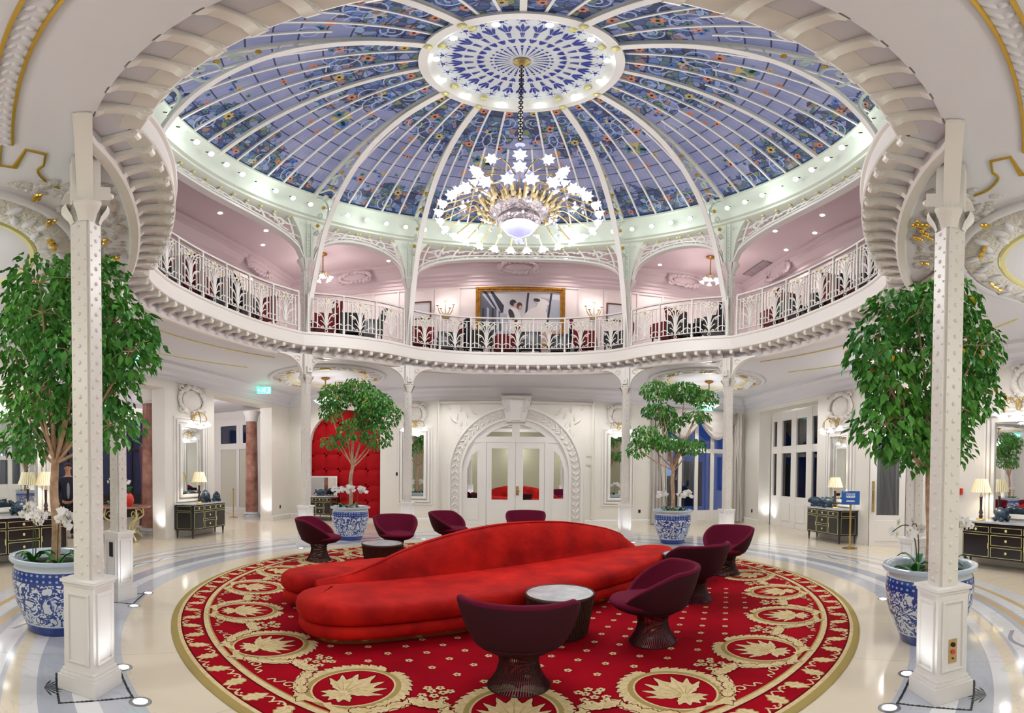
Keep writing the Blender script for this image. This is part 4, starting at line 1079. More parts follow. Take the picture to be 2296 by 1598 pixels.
# ------------------------------------------------------------ porcelain planters, ficus trees, orchids
PT = [((-3.83, 2.42), 'large blue and white porcelain planter behind the nearest left column'), ((3.47, 2.72), 'large blue and white porcelain planter behind the nearest right column'),
      ((-3.77, 9.96), 'blue and white porcelain planter before the red niche'), ((3.53, 9.93), 'blue and white porcelain planter before the blue windows')]
pot0 = None
for (x, y), lab in PT:
    if pot0 is None:
        pot0 = t = thing('porcelain_planter', lab, 'planter', (x, y, 0), 0, 'blue and white planters')
        build(MB().lathe([(0, .01), (.25, .01), (.265, 0), (.28, .01), (.29, .06), (.34, .17), (.395, .31), (.425, .45), (.43, .56), (.42, .66), (.405, .7), (.41, .715)], 56), 'bowl', POT, t, smooth=60)
        build(MB().lathe([(.41, .715), (.45, .725), (.465, .745), (.46, .77), (.44, .775), (.41, .77), (.385, .75), (.375, .68), (.36, .6)], 56), 'rim', mat('pale_glazed_rim', S(190, 208, 226), .12, coat=.5), t, smooth=60)
        build(MB().lathe([(0, .69), (.2, .7), (.378, .68)], 32), 'soil', SOIL, t)
    else: dup(pot0, (x, y, 0), 0, lab)

def ficus(label, base, lean, blobs, nleaf, seed, ls, yellow=0, forks=7, trunk_h=1.75):
    """blobs: (dx, dy, z, rx, rz) leaf masses"""
    rng = random.Random(seed)
    t = thing('ficus_tree', label, 'tree', (base[0], base[1], .69), 0, 'potted ficus trees')
    tr = MB(); top_ = (lean[0], lean[1], trunk_h-.69)
    pts = catmull([(0, 0, 0), (.015, .01, .35), (-.015+lean[0]*.3, 0, .7), (lean[0]*.8, lean[1]*.6, top_[2]-.1), top_], 5)
    tr.tube(pts, [.052-.016*i/(len(pts)-1) for i in range(len(pts))], 10)
    build(tr, 'trunk', BARK, t)
    br = MB(); fo = MB()
    for bx, by, bz, rx, rz in blobs:
        e = (bx, by, bz-.69); s0 = (top_[0]*.9, top_[1]*.9, min(top_[2], e[2]-.1)-rng.uniform(0, .12)); mid = ((s0[0]+e[0])/2+rng.uniform(-.05, .05), (s0[1]+e[1])/2, (s0[2]+e[2])/2-.05)
        p_ = catmull([s0, mid, e], 4); br.tube(p_, [.02-.012*i/(len(p_)-1) for i in range(len(p_))], 6)
        for q in range(5):
            a = rng.uniform(0, 2*pi); k = rng.uniform(.5, .95); b = (e[0]+rx*k*cos(a), e[1]+rx*k*sin(a), e[2]+rz*rng.uniform(-.5, .6))
            br.tube([e, ((e[0]+b[0])/2, (e[1]+b[1])/2, (e[2]+b[2])/2+.03), b], [.008, .006, .003], 4)
    build(br, 'branches', BARK, t)
    vol = [rx*rx*rz for *_, rx, rz in blobs]; tot = sum(vol)
    for (bx, by, bz, rx, rz), v in zip(blobs, vol):
        for q in range(int(nleaf*v/tot)):
            while 1:
                ux, uy, uz = rng.uniform(-1, 1), rng.uniform(-1, 1), rng.uniform(-1, 1); d = ux*ux+uy*uy+uz*uz
                if d <= 1 and rng.random() < .25+.75*d: break
            c = Vector((bx+rx*ux, by+rx*uy, bz-.69+rz*uz))
            o_ = Vector((ux, uy, .0)); o_ = o_.normalized() if o_.length > .01 else Vector((1, 0, 0))
            d1 = (o_*rng.uniform(.3, 1)+Vector((rng.uniform(-.5, .5), rng.uniform(-.5, .5), rng.uniform(-1.3, -.2)))).normalized()
            sd = d1.cross(Vector((rng.uniform(-.5, .5), rng.uniform(-.5, .5), 1))).normalized(); nn = sd.cross(d1)
            L_ = ls*rng.uniform(.75, 1.2); W_ = L_*.27
            mm = 1 if rng.random() < yellow else 0
            fo.add([c, c+d1*L_*.35+sd*W_+nn*.008, c+d1*L_*.35-nn*.012, c+d1*L_*.35-sd*W_+nn*.008, c+d1*L_*.75+sd*W_*.55, c+d1*L_*.75-sd*W_*.55, c+d1*L_-nn*.02*L_/.1],
                   [(0, 1, 2), (0, 2, 3), (1, 4, 2), (2, 4, 5), (2, 5, 3), (4, 6, 5)], mm)
    build(fo, 'foliage', [LEAF, YLEAF], t, smooth=180)
    return t
rb = random.Random(5)
def crown(cx, cz, w_, h, n, seed):
    r_ = random.Random(seed); out = []
    for i in range(n):
        a = 2.4*i; z = -1+2*(i+.5)/n; k = sqrt(max(.1, 1-z*z))*.72
        out.append((cx+w_*k*cos(a), w_*k*sin(a)*.8, cz+h*z*.8, w_*r_.uniform(.30, .44), h*r_.uniform(.24, .36)))
    return out
ficus('tall weeping ficus tree on the left, standing behind the nearest left column', PT[0][0], (.02, .0), crown(.26, 2.83, .84, .92, 17, 3)+[(-.4, 0, 1.95, .36, .22), (.75, .1, 2.0, .3, .2), (-.5, .1, 3.25, .28, .22), (1.05, .1, 2.6, .26, .2), (-.62, 0, 2.3, .25, .2)], 4000, 21, .105, .0)
ficus('tall weeping ficus tree with a few yellow leaves, behind the nearest right column', PT[1][0], (-.05, .0), crown(-.08, 2.72, .78, .88, 17, 8)+[(.62, 0, 2.75, .28, .3), (-.65, 0, 2.05, .32, .25), (.4, .1, 1.95, .28, .22), (-.8, 0, 2.6, .26, .2), (-.3, 0, 1.85, .3, .2)], 4000, 22, .105, .012)
ficus('slender ficus tree with a loose crown before the red niche', PT[2][0], (.06, .0), [(-.35, 0, 3.35, .42, .36), (.1, .1, 3.5, .42, .3), (.55, 0, 3.15, .45, .36), (.85, .1, 2.9, .32, .3), (-.45, .1, 2.3, .32, .2), (.1, -.1, 2.55, .36, .28), (.65, 0, 2.4, .35, .3), (.35, .2, 2.9, .35, .3), (-.5, 0, 3.0, .28, .25)], 2900, 23, .1, .01)
ficus('slender ficus tree with tiered crown before the blue windows', PT[3][0], (.0, .0), [(-.4, 0, 3.5, .4, .24), (.3, .1, 3.55, .42, .24), (.75, 0, 3.4, .32, .24), (-.35, .1, 3.05, .38, .2), (.55, 0, 2.95, .34, .15), (-.65, 0, 2.45, .34, .26), (-.2, -.1, 2.3, .4, .2), (.4, 0, 2.25, .4, .2), (-.85, 0, 2.15, .25, .22), (0, .2, 2.8, .3, .25)], 2700, 24, .1, .0)

def orchid(label, loc, rz, h, lean, nfl, seed, group):
    rng = random.Random(seed); t = thing('orchid', label, 'orchid', loc, rz, group)
    st = MB(); pts = catmull([(0, 0, 0), (.01, 0, h*.5), (lean*.25, 0, h*.92), (lean*.7, 0, h), (lean*1.2, 0, h*.9)], 5)
    st.tube(pts, .0055, 5); build(st, 'stem', STEM, t)
    lf_ = MB()
    for i in range(4):
        a = 2*pi*i/4+.5; l = rng.uniform(.16, .24); up_ = rng.uniform(.05, .15)
        d = Vector((cos(a), sin(a), 0)); s_ = Vector((-sin(a), cos(a), 0)); vs = []
        for q in range(6):
            u = q/5; c = d*l*u+Vector((0, 0, up_*sin(u*2.3))); ww = .035*sin(pi*min(.97, .15+u*.85)); vs += [c+s_*ww+Vector((0, 0, .012)), c, c-s_*ww+Vector((0, 0, .012))]
        lf_.add(vs, [(q*3+e, q*3+3+e, q*3+4+e, q*3+1+e) for q in range(5) for e in (0, 1)])
    build(lf_, 'leaves', LEAF2, t)
    fl_ = MB()
    for i in range(nfl):
        u = .5+.5*i/max(1, nfl-1); p = Vector(pts[min(len(pts)-1, int(u*(len(pts)-1)))])+Vector((rng.uniform(-.035, .035), rng.uniform(-.06, .06), rng.uniform(-.07, .03)))
        n_ = Vector((rng.uniform(-.5, .5), -1 if rng.random() < .7 else 1, rng.uniform(-.3, .3))).normalized(); e1_ = n_.cross(Vector((0, 0, 1))).normalized(); e2_ = e1_.cross(n_)
        s_ = rng.uniform(.055, .07)
        for k in range(5):
            a = 2*pi*k/5+pi/2; big = 1.0 if k in (1, 4) else .8
            d = e1_*cos(a)+e2_*sin(a); q = e1_*-sin(a)+e2_*cos(a)
            fl_.add([p, p+d*s_*.5*big+q*s_*.42*big+n_*.006, p+d*s_*big-n_*.004, p+d*s_*.5*big-q*s_*.42*big+n_*.006], [(0, 1, 2, 3)])
        fl_.sphere(p+n_*.008, .01, 5, 4, 1)
    build(fl_, 'flowers', [PETAL, PGOLD], t, smooth=180)
OG = ('white orchids in the nearest left planter', 'white orchids in the nearest right planter', 'white orchids in the planter before the red niche', 'white orchids in the planter before the blue windows')
OL = (['leftmost white orchid spray in the planter behind the nearest left column', 'white orchid spray in front of the ficus trunk, behind the nearest left column', 'white orchid spray right of the ficus trunk, against the nearest left column', 'white orchid at the back of the planter behind the nearest left column'],
      ['sparse drooping orchid at the left rim of the planter behind the nearest right column', 'upright white orchid between trunk and nearest right column', 'white orchid spray at the right rim of the planter behind the nearest right column', 'white orchid at the back of the planter behind the nearest right column'],
      ['white orchid at the left of the planter before the red niche', 'white orchid in the middle of the planter before the red niche', 'white orchid at the right of the planter before the red niche', 'white orchid at the back of the planter before the red niche'],
      ['white orchid at the left of the planter before the blue windows', 'white orchid in the middle of the planter before the blue windows', 'white orchid at the right of the planter before the blue windows', 'white orchid at the back of the planter before the blue windows'])
OO = [[(-.13, -.15, .55, -.2, 17), (-.06, -.22, .5, .17, 15), (.2, -.1, .52, .16, 15), (.1, .2, .45, .1, 5)], [(-.25, -.02, .48, -.26, 5), (-.02, -.18, .52, .06, 13), (.25, -.05, .5, .26, 17), (.05, .2, .45, -.1, 4)],
      [(-.2, -.12, .5, -.16, 9), (.0, -.2, .52, .13, 9), (.2, -.1, .5, .16, 9), (-.05, .15, .52, -.2, 8)], [(-.2, -.12, .45, -.16, 10), (.06, -.18, .47, .16, 9), (.22, -.08, .47, .2, 10), (-.06, .12, .47, -.22, 8)]]
for i in range(4):
    for j, (dx, dy, h, ln, nf) in enumerate(OO[i]):
        orchid(OL[i][j], (PT[i][0][0]+dx, PT[i][0][1]+dy, .695), 0, h, ln, nf, i*10+j, OG[i])

# ------------------------------------------------------------ chandelier
ch = thing('chandelier', 'huge gilt and crystal chandelier with glowing glass tulips under the dome', 'chandelier', (0, CY, 0))
mb = MB(); z = 9.2; k = 0
while z > 7.0:
    mb.tube([(.026*cos(a)*(1 if k % 2 else 0), .026*cos(a)*(0 if k % 2 else 1), z+.045*sin(a)) for a in [2*pi*i/10 for i in range(10)]], .009, 5, closed=True); z -= .068; k += 1
build(mb, 'chain', DARK, ch)
build(MB().lathe([(0, 9.33), (.1, 9.32), (.12, 9.28), (.07, 9.22), (.03, 9.18), (0, 9.17)], 20), 'ceiling_cup', BRASS, ch)
build(MB().lathe([(0, 7.05), (.04, 7.02), (.07, 6.95), (.03, 6.9), (.05, 6.8), (.035, 6.7), (.06, 6.62), (.03, 6.55), (.07, 6.45), (.04, 6.35), (.11, 6.3), (.2, 6.27), (.05, 6.18), (.05, 5.9), (.16, 5.85), (.05, 5.8), (0, 5.8)], 20), 'crystal_stem', CRYST, ch)
build(MB().lathe([(0, 4.95), (.03, 4.97), (.05, 5.02), (.02, 5.06), (.06, 5.09), (.14, 5.13), (.21, 5.2), (.235, 5.28), (.2, 5.3), (0, 5.3)], 28), 'crystal_bowl', CRYST, ch)
mb = MB(); mb.lathe([(.2, 5.28), (.26, 5.3), (.3, 5.36), (.28, 5.44), (.38, 5.5), (.44, 5.6), (.42, 5.68), (.3, 5.72), (.12, 5.76)], 36)
build(mb, 'gilt_crown', mat('antique_gilt', S(112, 104, 104), .35, metal=.5, noise=(14, S(70, 60, 62)), bump=(30, .8, .03)), ch)
bg_ = mat('bright_gilt', S(150, 134, 98), .35, metal=.5)
for i in range(40):
    a = 2*pi*i/40; r = .40+.05*(i % 3); ac_ = MB().tube([(r*cos(a), r*sin(a), 5.52), ((r+.08)*cos(a), (r+.08)*sin(a), 5.66), ((r+.03)*cos(a), (r+.03)*sin(a), 5.74)], [.02, .024, .01], 5)
    ac_.sphere(((r+.03)*cos(a+.02), (r+.03)*sin(a+.02), 5.53+.03*(i % 4)), .04, 6, 4); build(ac_, 'acanthus_leaf', bg_, ch)
rng = random.Random(3); cd_ = None
for i in range(90):
    a = rng.uniform(0, 2*pi); r = rng.choice((.3, .42, .5, .7, .85)); zz = rng.uniform(5.28, 5.95) if r < .6 else rng.uniform(5.4, 5.75); lc = (r*cos(a), r*sin(a), zz)
    if cd_ is None: cd_ = build(MB().sphere((0, 0, 0), .02, 6, 5, sc=(1, 1, 1.7)), 'crystal_drop', CRYST, ch, loc=lc)
    else: inst(cd_, ch, lc)
for i in range(14):
    a = 2*pi*i/14; build(MB().tube([(.3*cos(a), .3*sin(a), 5.74), (.3*cos(a), .3*sin(a), 6.0)], [.02, .012], 5), 'crystal_spike', CRYST, ch)
def tulip():
    mb = MB(); n = 14; rows = []
    for r, z in ((.018, 0), (.035, .012), (.052, .04), (.058, .07)): rows.append([(r*cos(2*pi*i/n), r*sin(2*pi*i/n), z) for i in range(n)])
    rows.append([((.1 if i % 2 else .062)*cos(2*pi*i/n), (.1 if i % 2 else .062)*sin(2*pi*i/n), .088 if i % 2 else .08) for i in range(n)])
    mb.v = [p for r in rows for p in r]
    mb.f = [[a*n+i, a*n+(i+1) % n, (a+1)*n+(i+1) % n, (a+1)*n+i] for a in range(4) for i in range(n)]; mb.m = [0]*len(mb.f)
    mb.sphere((0, 0, .045), .03, 8, 6); return mb
tul = None
def ring_of(n, r, z, zin, rin, tilt, off=0):
    global tul
    for i in range(n):
        a = 2*pi*(i+off)/n; d = Vector((cos(a), sin(a), 0))
        arm = build(MB().tube([tuple(d*x+Vector((0, 0, zz))) for x, zz in catmull([(rin, zin), (rin+(r-rin)*.35, zin+.13), (rin+(r-rin)*.7, z+.1), (r-.05, z+.02), (r, z-.01)], 4)], .011, 5), 'arm', GILTD, ch)
        o = build(tulip(), 'glass_tulip', TULIP, ch) if tul is None else inst(tul, ch)
        if tul is None: tul = o
        o.location = d*r+Vector((0, 0, z)); o.rotation_euler = (0, tilt, a)
ring_of(26, 1.02, 5.44, 5.55, .4, rad(122)); ring_of(11, .58, 6.24, 6.2, .12, rad(125), .25); ring_of(10, .78, 5.84, 5.62, .36, rad(122), .5)
# ------------------------------------------------------------ arched doorway in the back wall
YB = Y1
d1 = tag(thing('door_1', 'white arched doorway with mirrored double doors in the middle of the back wall', 'door', (-.03, YB, 0)), kind='structure')
def xz(poly, y0, y1, mb, m=0):
    """extrude an (x,z) polygon along y"""
    k = len(poly)
    mb.add([(x, y0, z) for x, z in poly], [tuple(range(k))], m); mb.add([(x, y1, z) for x, z in poly], [tuple(range(k-1, -1, -1))], m)
    return mb.add([(x, y, z) for y in (y0, y1) for x, z in poly], [(i, (i+1) % k, k+(i+1) % k, k+i) for i in range(k)], m)
def archband(mb, r0, r1, zc, y0, y1, foot=0.0, m=0, n=40, ang=pi):
    A = [(r1*cos(pi*i/n), zc+r1*sin(pi*i/n)) for i in range(n+1)]; B = [(r0*cos(pi*i/n), zc+r0*sin(pi*i/n)) for i in range(n+1)]
    A = [(r1, foot)]+A+[(-r1, foot)]; B = [(r0, foot)]+B+[(-r0, foot)]
    for i in range(len(A)-1):
        q = [A[i], A[i+1], B[i+1], B[i]]; xz(q, y0, y1, mb, m)
mb = MB(); archband(mb, 1.64, 1.94, 1.55, -.07, 0); ab = build(mb, 'archivolt', ORN, d1, smooth=0)
mb = MB(); archband(mb, 1.93, 2.0, 1.55, -.11, 0); archband(mb, 1.585, 1.65, 1.55, -.1, 0); build(mb, 'arch_moulding', WHITE, d1, smooth=0)
mb = MB(); rng = random.Random(4)
for i in range(46):                                              # acanthus relief along the archivolt
    u = i/45; s = 1.55+pi*1.79+1.55; q = u*s
    if q < 1.5: x, z, a = 1.79, q+.05, pi/2
    elif q < 1.55+pi*1.79: th = (q-1.55)/1.79; x, z, a = 1.79*cos(th), 1.55+1.79*sin(th), th+pi/2
    else: x, z, a = -1.79, s-q+.02, -pi/2
    if abs(x) < .34 and z > 3: continue
    for sg in (-1, 1):
        o = len(mb.v); mb.sphere((0, 0, 0), .06, 8, 5, sc=(1.25, .5, .5)); mb.xf(Matrix.Translation((x+sg*.055*cos(a+pi/2), -.075, z+sg*.055*sin(a+pi/2))) @ Matrix.Rotation(-(a+sg*.7), 4, 'Y'), o)
build(mb, 'acanthus_relief', WHITE, d1)
mb = MB(); xz([(-.27, 3.06), (.27, 3.06), (.46, 3.84), (-.46, 3.84)], -.2, 0, mb); xz([(-.13, 3.1), (.13, 3.1), (.2, 3.7), (-.2, 3.7)], -.26, -.19, mb); mb.box(-.42, .42, -.27, 0, 3.74, 3.82)
for s in (-1, 1):
    for q in range(3): mb.tube([(s*(.34-.03*q)+r*cos(u)*s, -.22, 3.66-.13*q+r*sin(u)) for r, u in [(.085-.006*i, .55*i) for i in range(13)]], .022, 5)
build(mb, 'keystone', WHITE, d1, smooth=30)
# spandrel panel mouldings and ceiling-high frame
mb = MB()
for x in (-2.3, 2.3): mb.box(x-.04, x+.04, -.05, 0, .2, 3.72); mb.box(x-.015, x+.015, -.085, -.04, .2, 3.72)
mb.box(-2.3, 2.3, -.05, 0, 3.62, 3.7); mb.box(-2.3, 2.3, -.085, -.04, 3.645, 3.675)
build(mb, 'panel_moulding', PANEL, d1, smooth=0)
for s in (-1, 1):                                                # faint carved sprays in the spandrels
    mb = MB()
    for i in range(16):
        x, z = s*(1.62+.5*sin(i*.9)*(i/16)), 2.6+.062*i; o = len(mb.v); mb.sphere((0, 0, 0), .07, 8, 5, sc=(1.6, .45, .45)); mb.xf(Matrix.Translation((x, -.01, z)) @ Matrix.Rotation(s*(-1.1+.5*sin(i*1.7)), 4, 'Y'), o)
    build(mb, 'spandrel_relief', PANEL, d1)
# woodwork
mb = MB()
xz([(-1.6, .74)]+[(-1.6, 1.55)]+[(-1.6*cos(pi*i/36), 1.55+1.6*sin(pi*i/36)) for i in range(1, 36)]+[(1.6, 1.55), (1.6, .74)], -.012, -.001, mb)
build(mb, 'panel', WHITE, d1, smooth=0)
mb = MB()
for s in (-1, 1):
    q = lambda x0, x1, y, z0, z1: mb.box(min(s*x0, s*x1), max(s*x0, s*x1), y, -.001, z0, z1)
    q(1.0, 1.13, -.042, .74, 2.3); q(1.0, 1.6, -.040, 0, .8); q(.865, 1.02, -.062, 0, 2.5); q(1.43, 1.6, -.044, .7, 1.7); q(1.1, 1.4, -.052, .16, .62)
    xz([(s*x, z) for x, z in ((1.0, 2.18), (1.15, 2.2), (1.3, 2.06), (1.43, 1.66), (1.6, 1.6), (1.5, 2.1), (1.28, 2.5), (1.0, 2.5))][::s], -.046, -.001, mb)
    xz([(s*x, z) for x, z in ((.0, 2.98), (.2, 2.97), (.5, 2.88), (.72, 2.76), (.9, 2.62), (1.3, 2.5), (1.02, 2.79), (.7, 2.99), (.35, 3.1), (0, 3.14))][::s], -.047, -.001, mb)
mb.box(-1.3, 1.3, -.066, -.001, 2.46, 2.63); mb.box(-.11, .11, -.058, -.001, 2.62, 3.12)
build(mb, 'door_frame', WHITE, d1, smooth=0)
for s in (-1, 1):
    mb = MB(); a, b = sorted((s*.005, s*.855))
    o0, o1 = (a, a+.22) if s > 0 else (a, a+.15); i0, i1 = (b-.15, b) if s > 0 else (b-.22, b)
    for x0, x1, y, z0, z1 in ((o0, o1, -.055, .01, 2.455), (i0, i1, -.055, .01, 2.455), (o1, i0, -.053, .01, .76), (o1, i0, -.053, 2.28, 2.455)): mb.box(x0, x1, y, -.002, z0, z1)
    mb.box(a+.12, b-.12, -.063, -.05, .16, .6)
    lf_ = build(mb, 'door_leaf', WHITE, d1, smooth=0)
    gx0, gx1 = (s*.23, s*.69); gx0, gx1 = min(gx0, gx1), max(gx0, gx1)
    build(MB().box(gx0-.02, gx1+.02, -.026, -.022, .74, 2.3), 'door_mirror', MIRROR, lf_, smooth=0)
    mb = MB(); P = [(1.12, .8), (1.42, .8), (1.42, 1.66), (1.3, 2.05), (1.18, 2.2), (1.12, 2.2)]; xz([(s*x, z) for x, z in P], -.03, -.028, mb); build(mb, 'side_mirror', MIRROR, d1, smooth=0)
    mb = MB(); P = [(.1, 2.62), (.88, 2.62), (.7, 2.77), (.48, 2.89), (.1, 2.98)]; xz([(s*x, z) for x, z in P], -.03, -.028, mb); build(mb, 'fanlight_mirror', MIRROR, d1, smooth=0)
hb = MB(); hb.box(.02, .1, -.07, -.055, .9, 1.16); hb.tube([(.06, -.07, 1.06), (.06, -.12, 1.06), (.16, -.12, 1.06)], .012, 6); build(hb, 'door_handle', BRASS, d1)

# ------------------------------------------------------------ tall wall mirrors, cartouches
def wall_mirror(label, loc, rz, w_, h):
    t = thing('wall_mirror', label, 'mirror', loc, rz, 'tall framed mirrors on the walls')   # faces -y locally
    mb = MB()
    for i, (o, d, wd) in enumerate(((.2, .03, .035), (.12, .045, .05), (.02, .06, .07))):
        x, z0, z1 = w_/2+o, -o, h+o
        for a in ((-x, -x+wd, z0, z1), (x-wd, x, z0, z1), (-x, x, z0, z0+wd), (-x, x, z1-wd, z1)): mb.box(a[0], a[1], -d, 0, a[2], a[3])
    build(mb, 'frame', WHITE, t, smooth=0)
    build(MB().box(-w_/2, w_/2, -.02, -.012, 0, h), 'mirror_glass', MIRROR, t, smooth=0)
    return t
wall_mirror('tall mirror with moulded frame left of the arched doorway', (-3.06, YB, .78), 0, .66, 1.95)
wall_mirror('tall mirror with moulded frame right of the arched doorway', (3.06, YB, .78), 0, .6, 1.95)
wall_mirror('tall mirror above the left console with the single lamp', (-X0, 8.58, .98), pi/2, .88, 1.72)
wall_mirror('tall mirror above the right console beside the blue sign', (X0, 8.66, .98), -pi/2, .72, 1.66)
wall_mirror('large mirror above the nearest left console', (-X0, 3.55, .92), pi/2, 1.5, 1.8)
wall_mirror('large mirror above the nearest right console', (X0, 3.45, .92), -pi/2, 1.75, 1.78)
def cartouche(label, loc, rz, w_, h, m=ORN):
    mb = MB(); rng = random.Random(int(abs(loc[0]*7+loc[1]*3)))
    mb.sphere((0, -.0, h/2), .5, 20, 12, sc=(w_*.6, .06, h*.72))
    for i in range(22):
        a = 2*pi*i/22; x, z = w_*.42*cos(a), h/2+h*.44*sin(a); r = rng.uniform(.06, .11)
        o = len(mb.v); mb.sphere((0, 0, 0), r, 8, 5, sc=(1.2, .55, .7)); mb.xf(Matrix.Translation((x, -.03, z)) @ Matrix.Rotation(-a+1.2, 4, 'Y'), o)
    for s in (-1, 1): mb.tube([(s*(w_*.36)+r*cos(u)*s, -.05, h*.82+r*sin(u)) for r, u in [(.1-.006*i, .5*i) for i in range(14)]], .025, 6); mb.tube([(s*(w_*.36)+r*cos(u)*s, -.05, h*.18-r*sin(u)) for r, u in [(.1-.006*i, .5*i) for i in range(14)]], .025, 6)
    return tag(build(mb, 'plaster_cartouche', m, loc=loc, rz=rz), label, 'plaster ornament', 'moulded plaster cartouches')
cartouche('moulded plaster cartouche above the mirror left of the doorway', (-3.06, YB-.02, 3.0), 0, .7, .66)
cartouche('moulded plaster cartouche above the mirror right of the doorway', (3.06, YB-.02, 3.0), 0, .7, .66)
cartouche('large oval plaster cartouche above the left console mirror', (-X0+.02, 8.58, 2.98), pi/2, 1.1, .72)
cartouche('oval plaster cartouche above the right console mirror', (X0-.02, 8.66, 2.98), -pi/2, 1.0, .7)
cartouche('oval plaster cartouche above the nearest right console', (X0-.02, 3.4, 3.0), -pi/2, 1.2, .75)
cartouche('pinkish plaster cartouche in the gallery cove above the painting', (0, 13.28, 7.72), 0, 1.3, .42, PINK)
cartouche('pinkish plaster cartouche in the left gallery cove', (-7.1, 11.3, 7.72), pi/2, 1.5, .42, PINK)
cartouche('pinkish plaster cartouche in the right gallery cove by the air grille', (7.1, 11.3, 7.72), -pi/2, 1.5, .42, PINK)
cartouche('pinkish plaster cartouche in the gallery cove left of the doorway axis', (-4.9, 13.25, 7.72), 0, 1.2, .4, PINK)
cartouche('pinkish plaster cartouche in the gallery cove right of the doorway axis', (5.0, 13.25, 7.72), 0, 1.2, .4, PINK)

# ------------------------------------------------------------ black lacquer consoles and what stands on them
def console(label, loc, rz, w_=1.5, d=.46, h=.83):
    t = thing('console_cabinet', label, 'cabinet', loc, rz, 'black lacquer console cabinets'); hx = w_/2; c = .16     # front faces -y
    P = [(-hx, -.06), (-hx+c, -d), (hx-c, -d), (hx, -.06), (hx, -.005), (-hx, -.005)]
    build(MB().prism(P, .2, h-.035), 'body', BLACK, t, smooth=0, bevel=.004)
    PM = [(x*1.025, y-.02 if y < -.1 else y) for x, y in P]; build(MB().prism(PM, h-.035, h), 'marble_top', MARB, t, smooth=0, bevel=.006)
    for x, y in ((-hx+.05, -.06), (hx-.05, -.06), (-hx+c+.03, -d+.04), (hx-c-.03, -d+.04)): build(MB().lathe([(0, 0), (.014, 0), (.03, .2), (0, .2)], 8, (x, y, 0)), 'leg', BLACK, t)
    fx = hx-c
    def face(nm, x0, x1, z0, z1, knob=True):
        f = build(MB().box(x0, x1, -d-.012, -d+.002, z0, z1), nm, BLACK, t, smooth=0, bevel=.002)
        g = MB(); i = .014
        for q in ((x0+i, x1-i, z0+i, z0+i+.006), (x0+i, x1-i, z1-i-.006, z1-i), (x0+i, x0+i+.006, z0+i, z1-i), (x1-i-.006, x1-i, z0+i, z1-i)): g.box(q[0], q[1], -d-.0145, -d-.01, q[2], q[3])
        build(g, 'gilt_stringing', PGOLD, f, smooth=0)
        if knob:
            zz = (z0+z1)/2; xx = (x0+x1)/2
            if nm == 'door': xx = x1-.03 if x0 < 0 else x0+.03
            k = MB().lathe([(0, 0), (.024, 0), (.026, .006), (.012, .016), (0, .02)], 10) if nm == 'drawer' else MB().box(-.006, .006, -.05, .05, 0, .008)
            k.xf(Matrix.Translation((xx, -d-.012, zz)) @ Matrix.Rotation(pi/2, 4, 'X')); build(k, 'handle', PGOLD, f)
    z0, z1, z2 = .22, .64, .78; q = fx*.36
    for a, b in ((-fx, -q), (-q, q), (q, fx)): face('drawer', a+.004, b-.004, z1+.008, z2)
    face('door', -fx+.004, -q-.004, z0, z1); face('door', q+.004, fx-.004, z0, z1); zm = (z0+z1)/2; face('drawer', -q+.004, q-.004, z0, zm-.004); face('drawer', -q+.004, q-.004, zm+.004, z1)
    # stringing on the canted ends
    for s in (-1, 1):
        g = MB()
        for za, zb_ in ((.24, .62), (.66, .77)):
            p0, p1 = Vector((s*(hx-.012), -.085, 0)), Vector((s*(hx-c+.022), -d+.052, 0)); n_ = Vector((s*.93, -.37, 0))*.004
            lp = [p0+n_+Vector((0, 0, za)), p1+n_+Vector((0, 0, za)), p1+n_+Vector((0, 0, zb_)), p0+n_+Vector((0, 0, zb_))]; g.tube(lp, .004, 4, closed=True)
        build(g, 'end_stringing', PGOLD, t)
    return t
c0 = console('black lacquer console with one lamp below the left mirror', (-X0, 8.72, 0), pi/2, 1.55)
c1 = dup(c0, (X0, 8.72, 0), -pi/2, 'black lacquer console below the right mirror, beside the blue sign')
c2 = console('long black lacquer console at the left edge, behind the tall ficus', (-X0, 3.7, 0), pi/2, 2.1, .5, .86)
c3 = dup(c2, (X0, 3.75, 0), -pi/2, 'long black lacquer console at the right edge, below the large mirror')
c4 = dup(c0, (-6.05, YB-.02, 0), 0, 'small black lacquer cabinet before the red niche, standing in for a reflected console', sc=(.62, .75, .95))  # cabinet added to imitate the reflection of a console in a mirror
def table_lamp(label, loc):
    t = thing('table_lamp', label, 'lamp', loc, 0, 'table lamps with pleated shades')
    build(MB().lathe([(0, 0), (.085, 0), (.09, .015), (.07, .03), (.035, .045), (0, .05)], 20), 'base', BRASS, t)
    build(MB().lathe([(0, .04), (.03, .045), (.045, .07), (.028, .1), (.042, .13), (.03, .17), (.022, .2), (.026, .4), (.034, .42), (.018, .45), (.012, .52), (0, .52)], 16), 'stem', mat('dark_turned_wood', S(52, 34, 34), .3, coat=.4) if 'DW' not in globals() else DW, t)
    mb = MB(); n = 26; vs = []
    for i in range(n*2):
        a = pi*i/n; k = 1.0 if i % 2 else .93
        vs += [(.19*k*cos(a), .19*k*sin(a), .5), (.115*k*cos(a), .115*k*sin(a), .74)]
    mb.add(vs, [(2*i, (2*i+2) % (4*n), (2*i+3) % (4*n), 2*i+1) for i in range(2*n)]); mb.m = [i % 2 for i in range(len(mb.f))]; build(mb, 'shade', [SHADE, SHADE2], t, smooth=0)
    return t
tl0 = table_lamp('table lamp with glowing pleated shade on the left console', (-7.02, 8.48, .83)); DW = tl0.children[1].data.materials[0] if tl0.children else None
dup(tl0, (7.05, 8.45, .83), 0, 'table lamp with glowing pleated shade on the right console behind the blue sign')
dup(tl0, (-7.0, 4.24, .86), 0, 'table lamp with glowing pleated shade on the nearest left console')
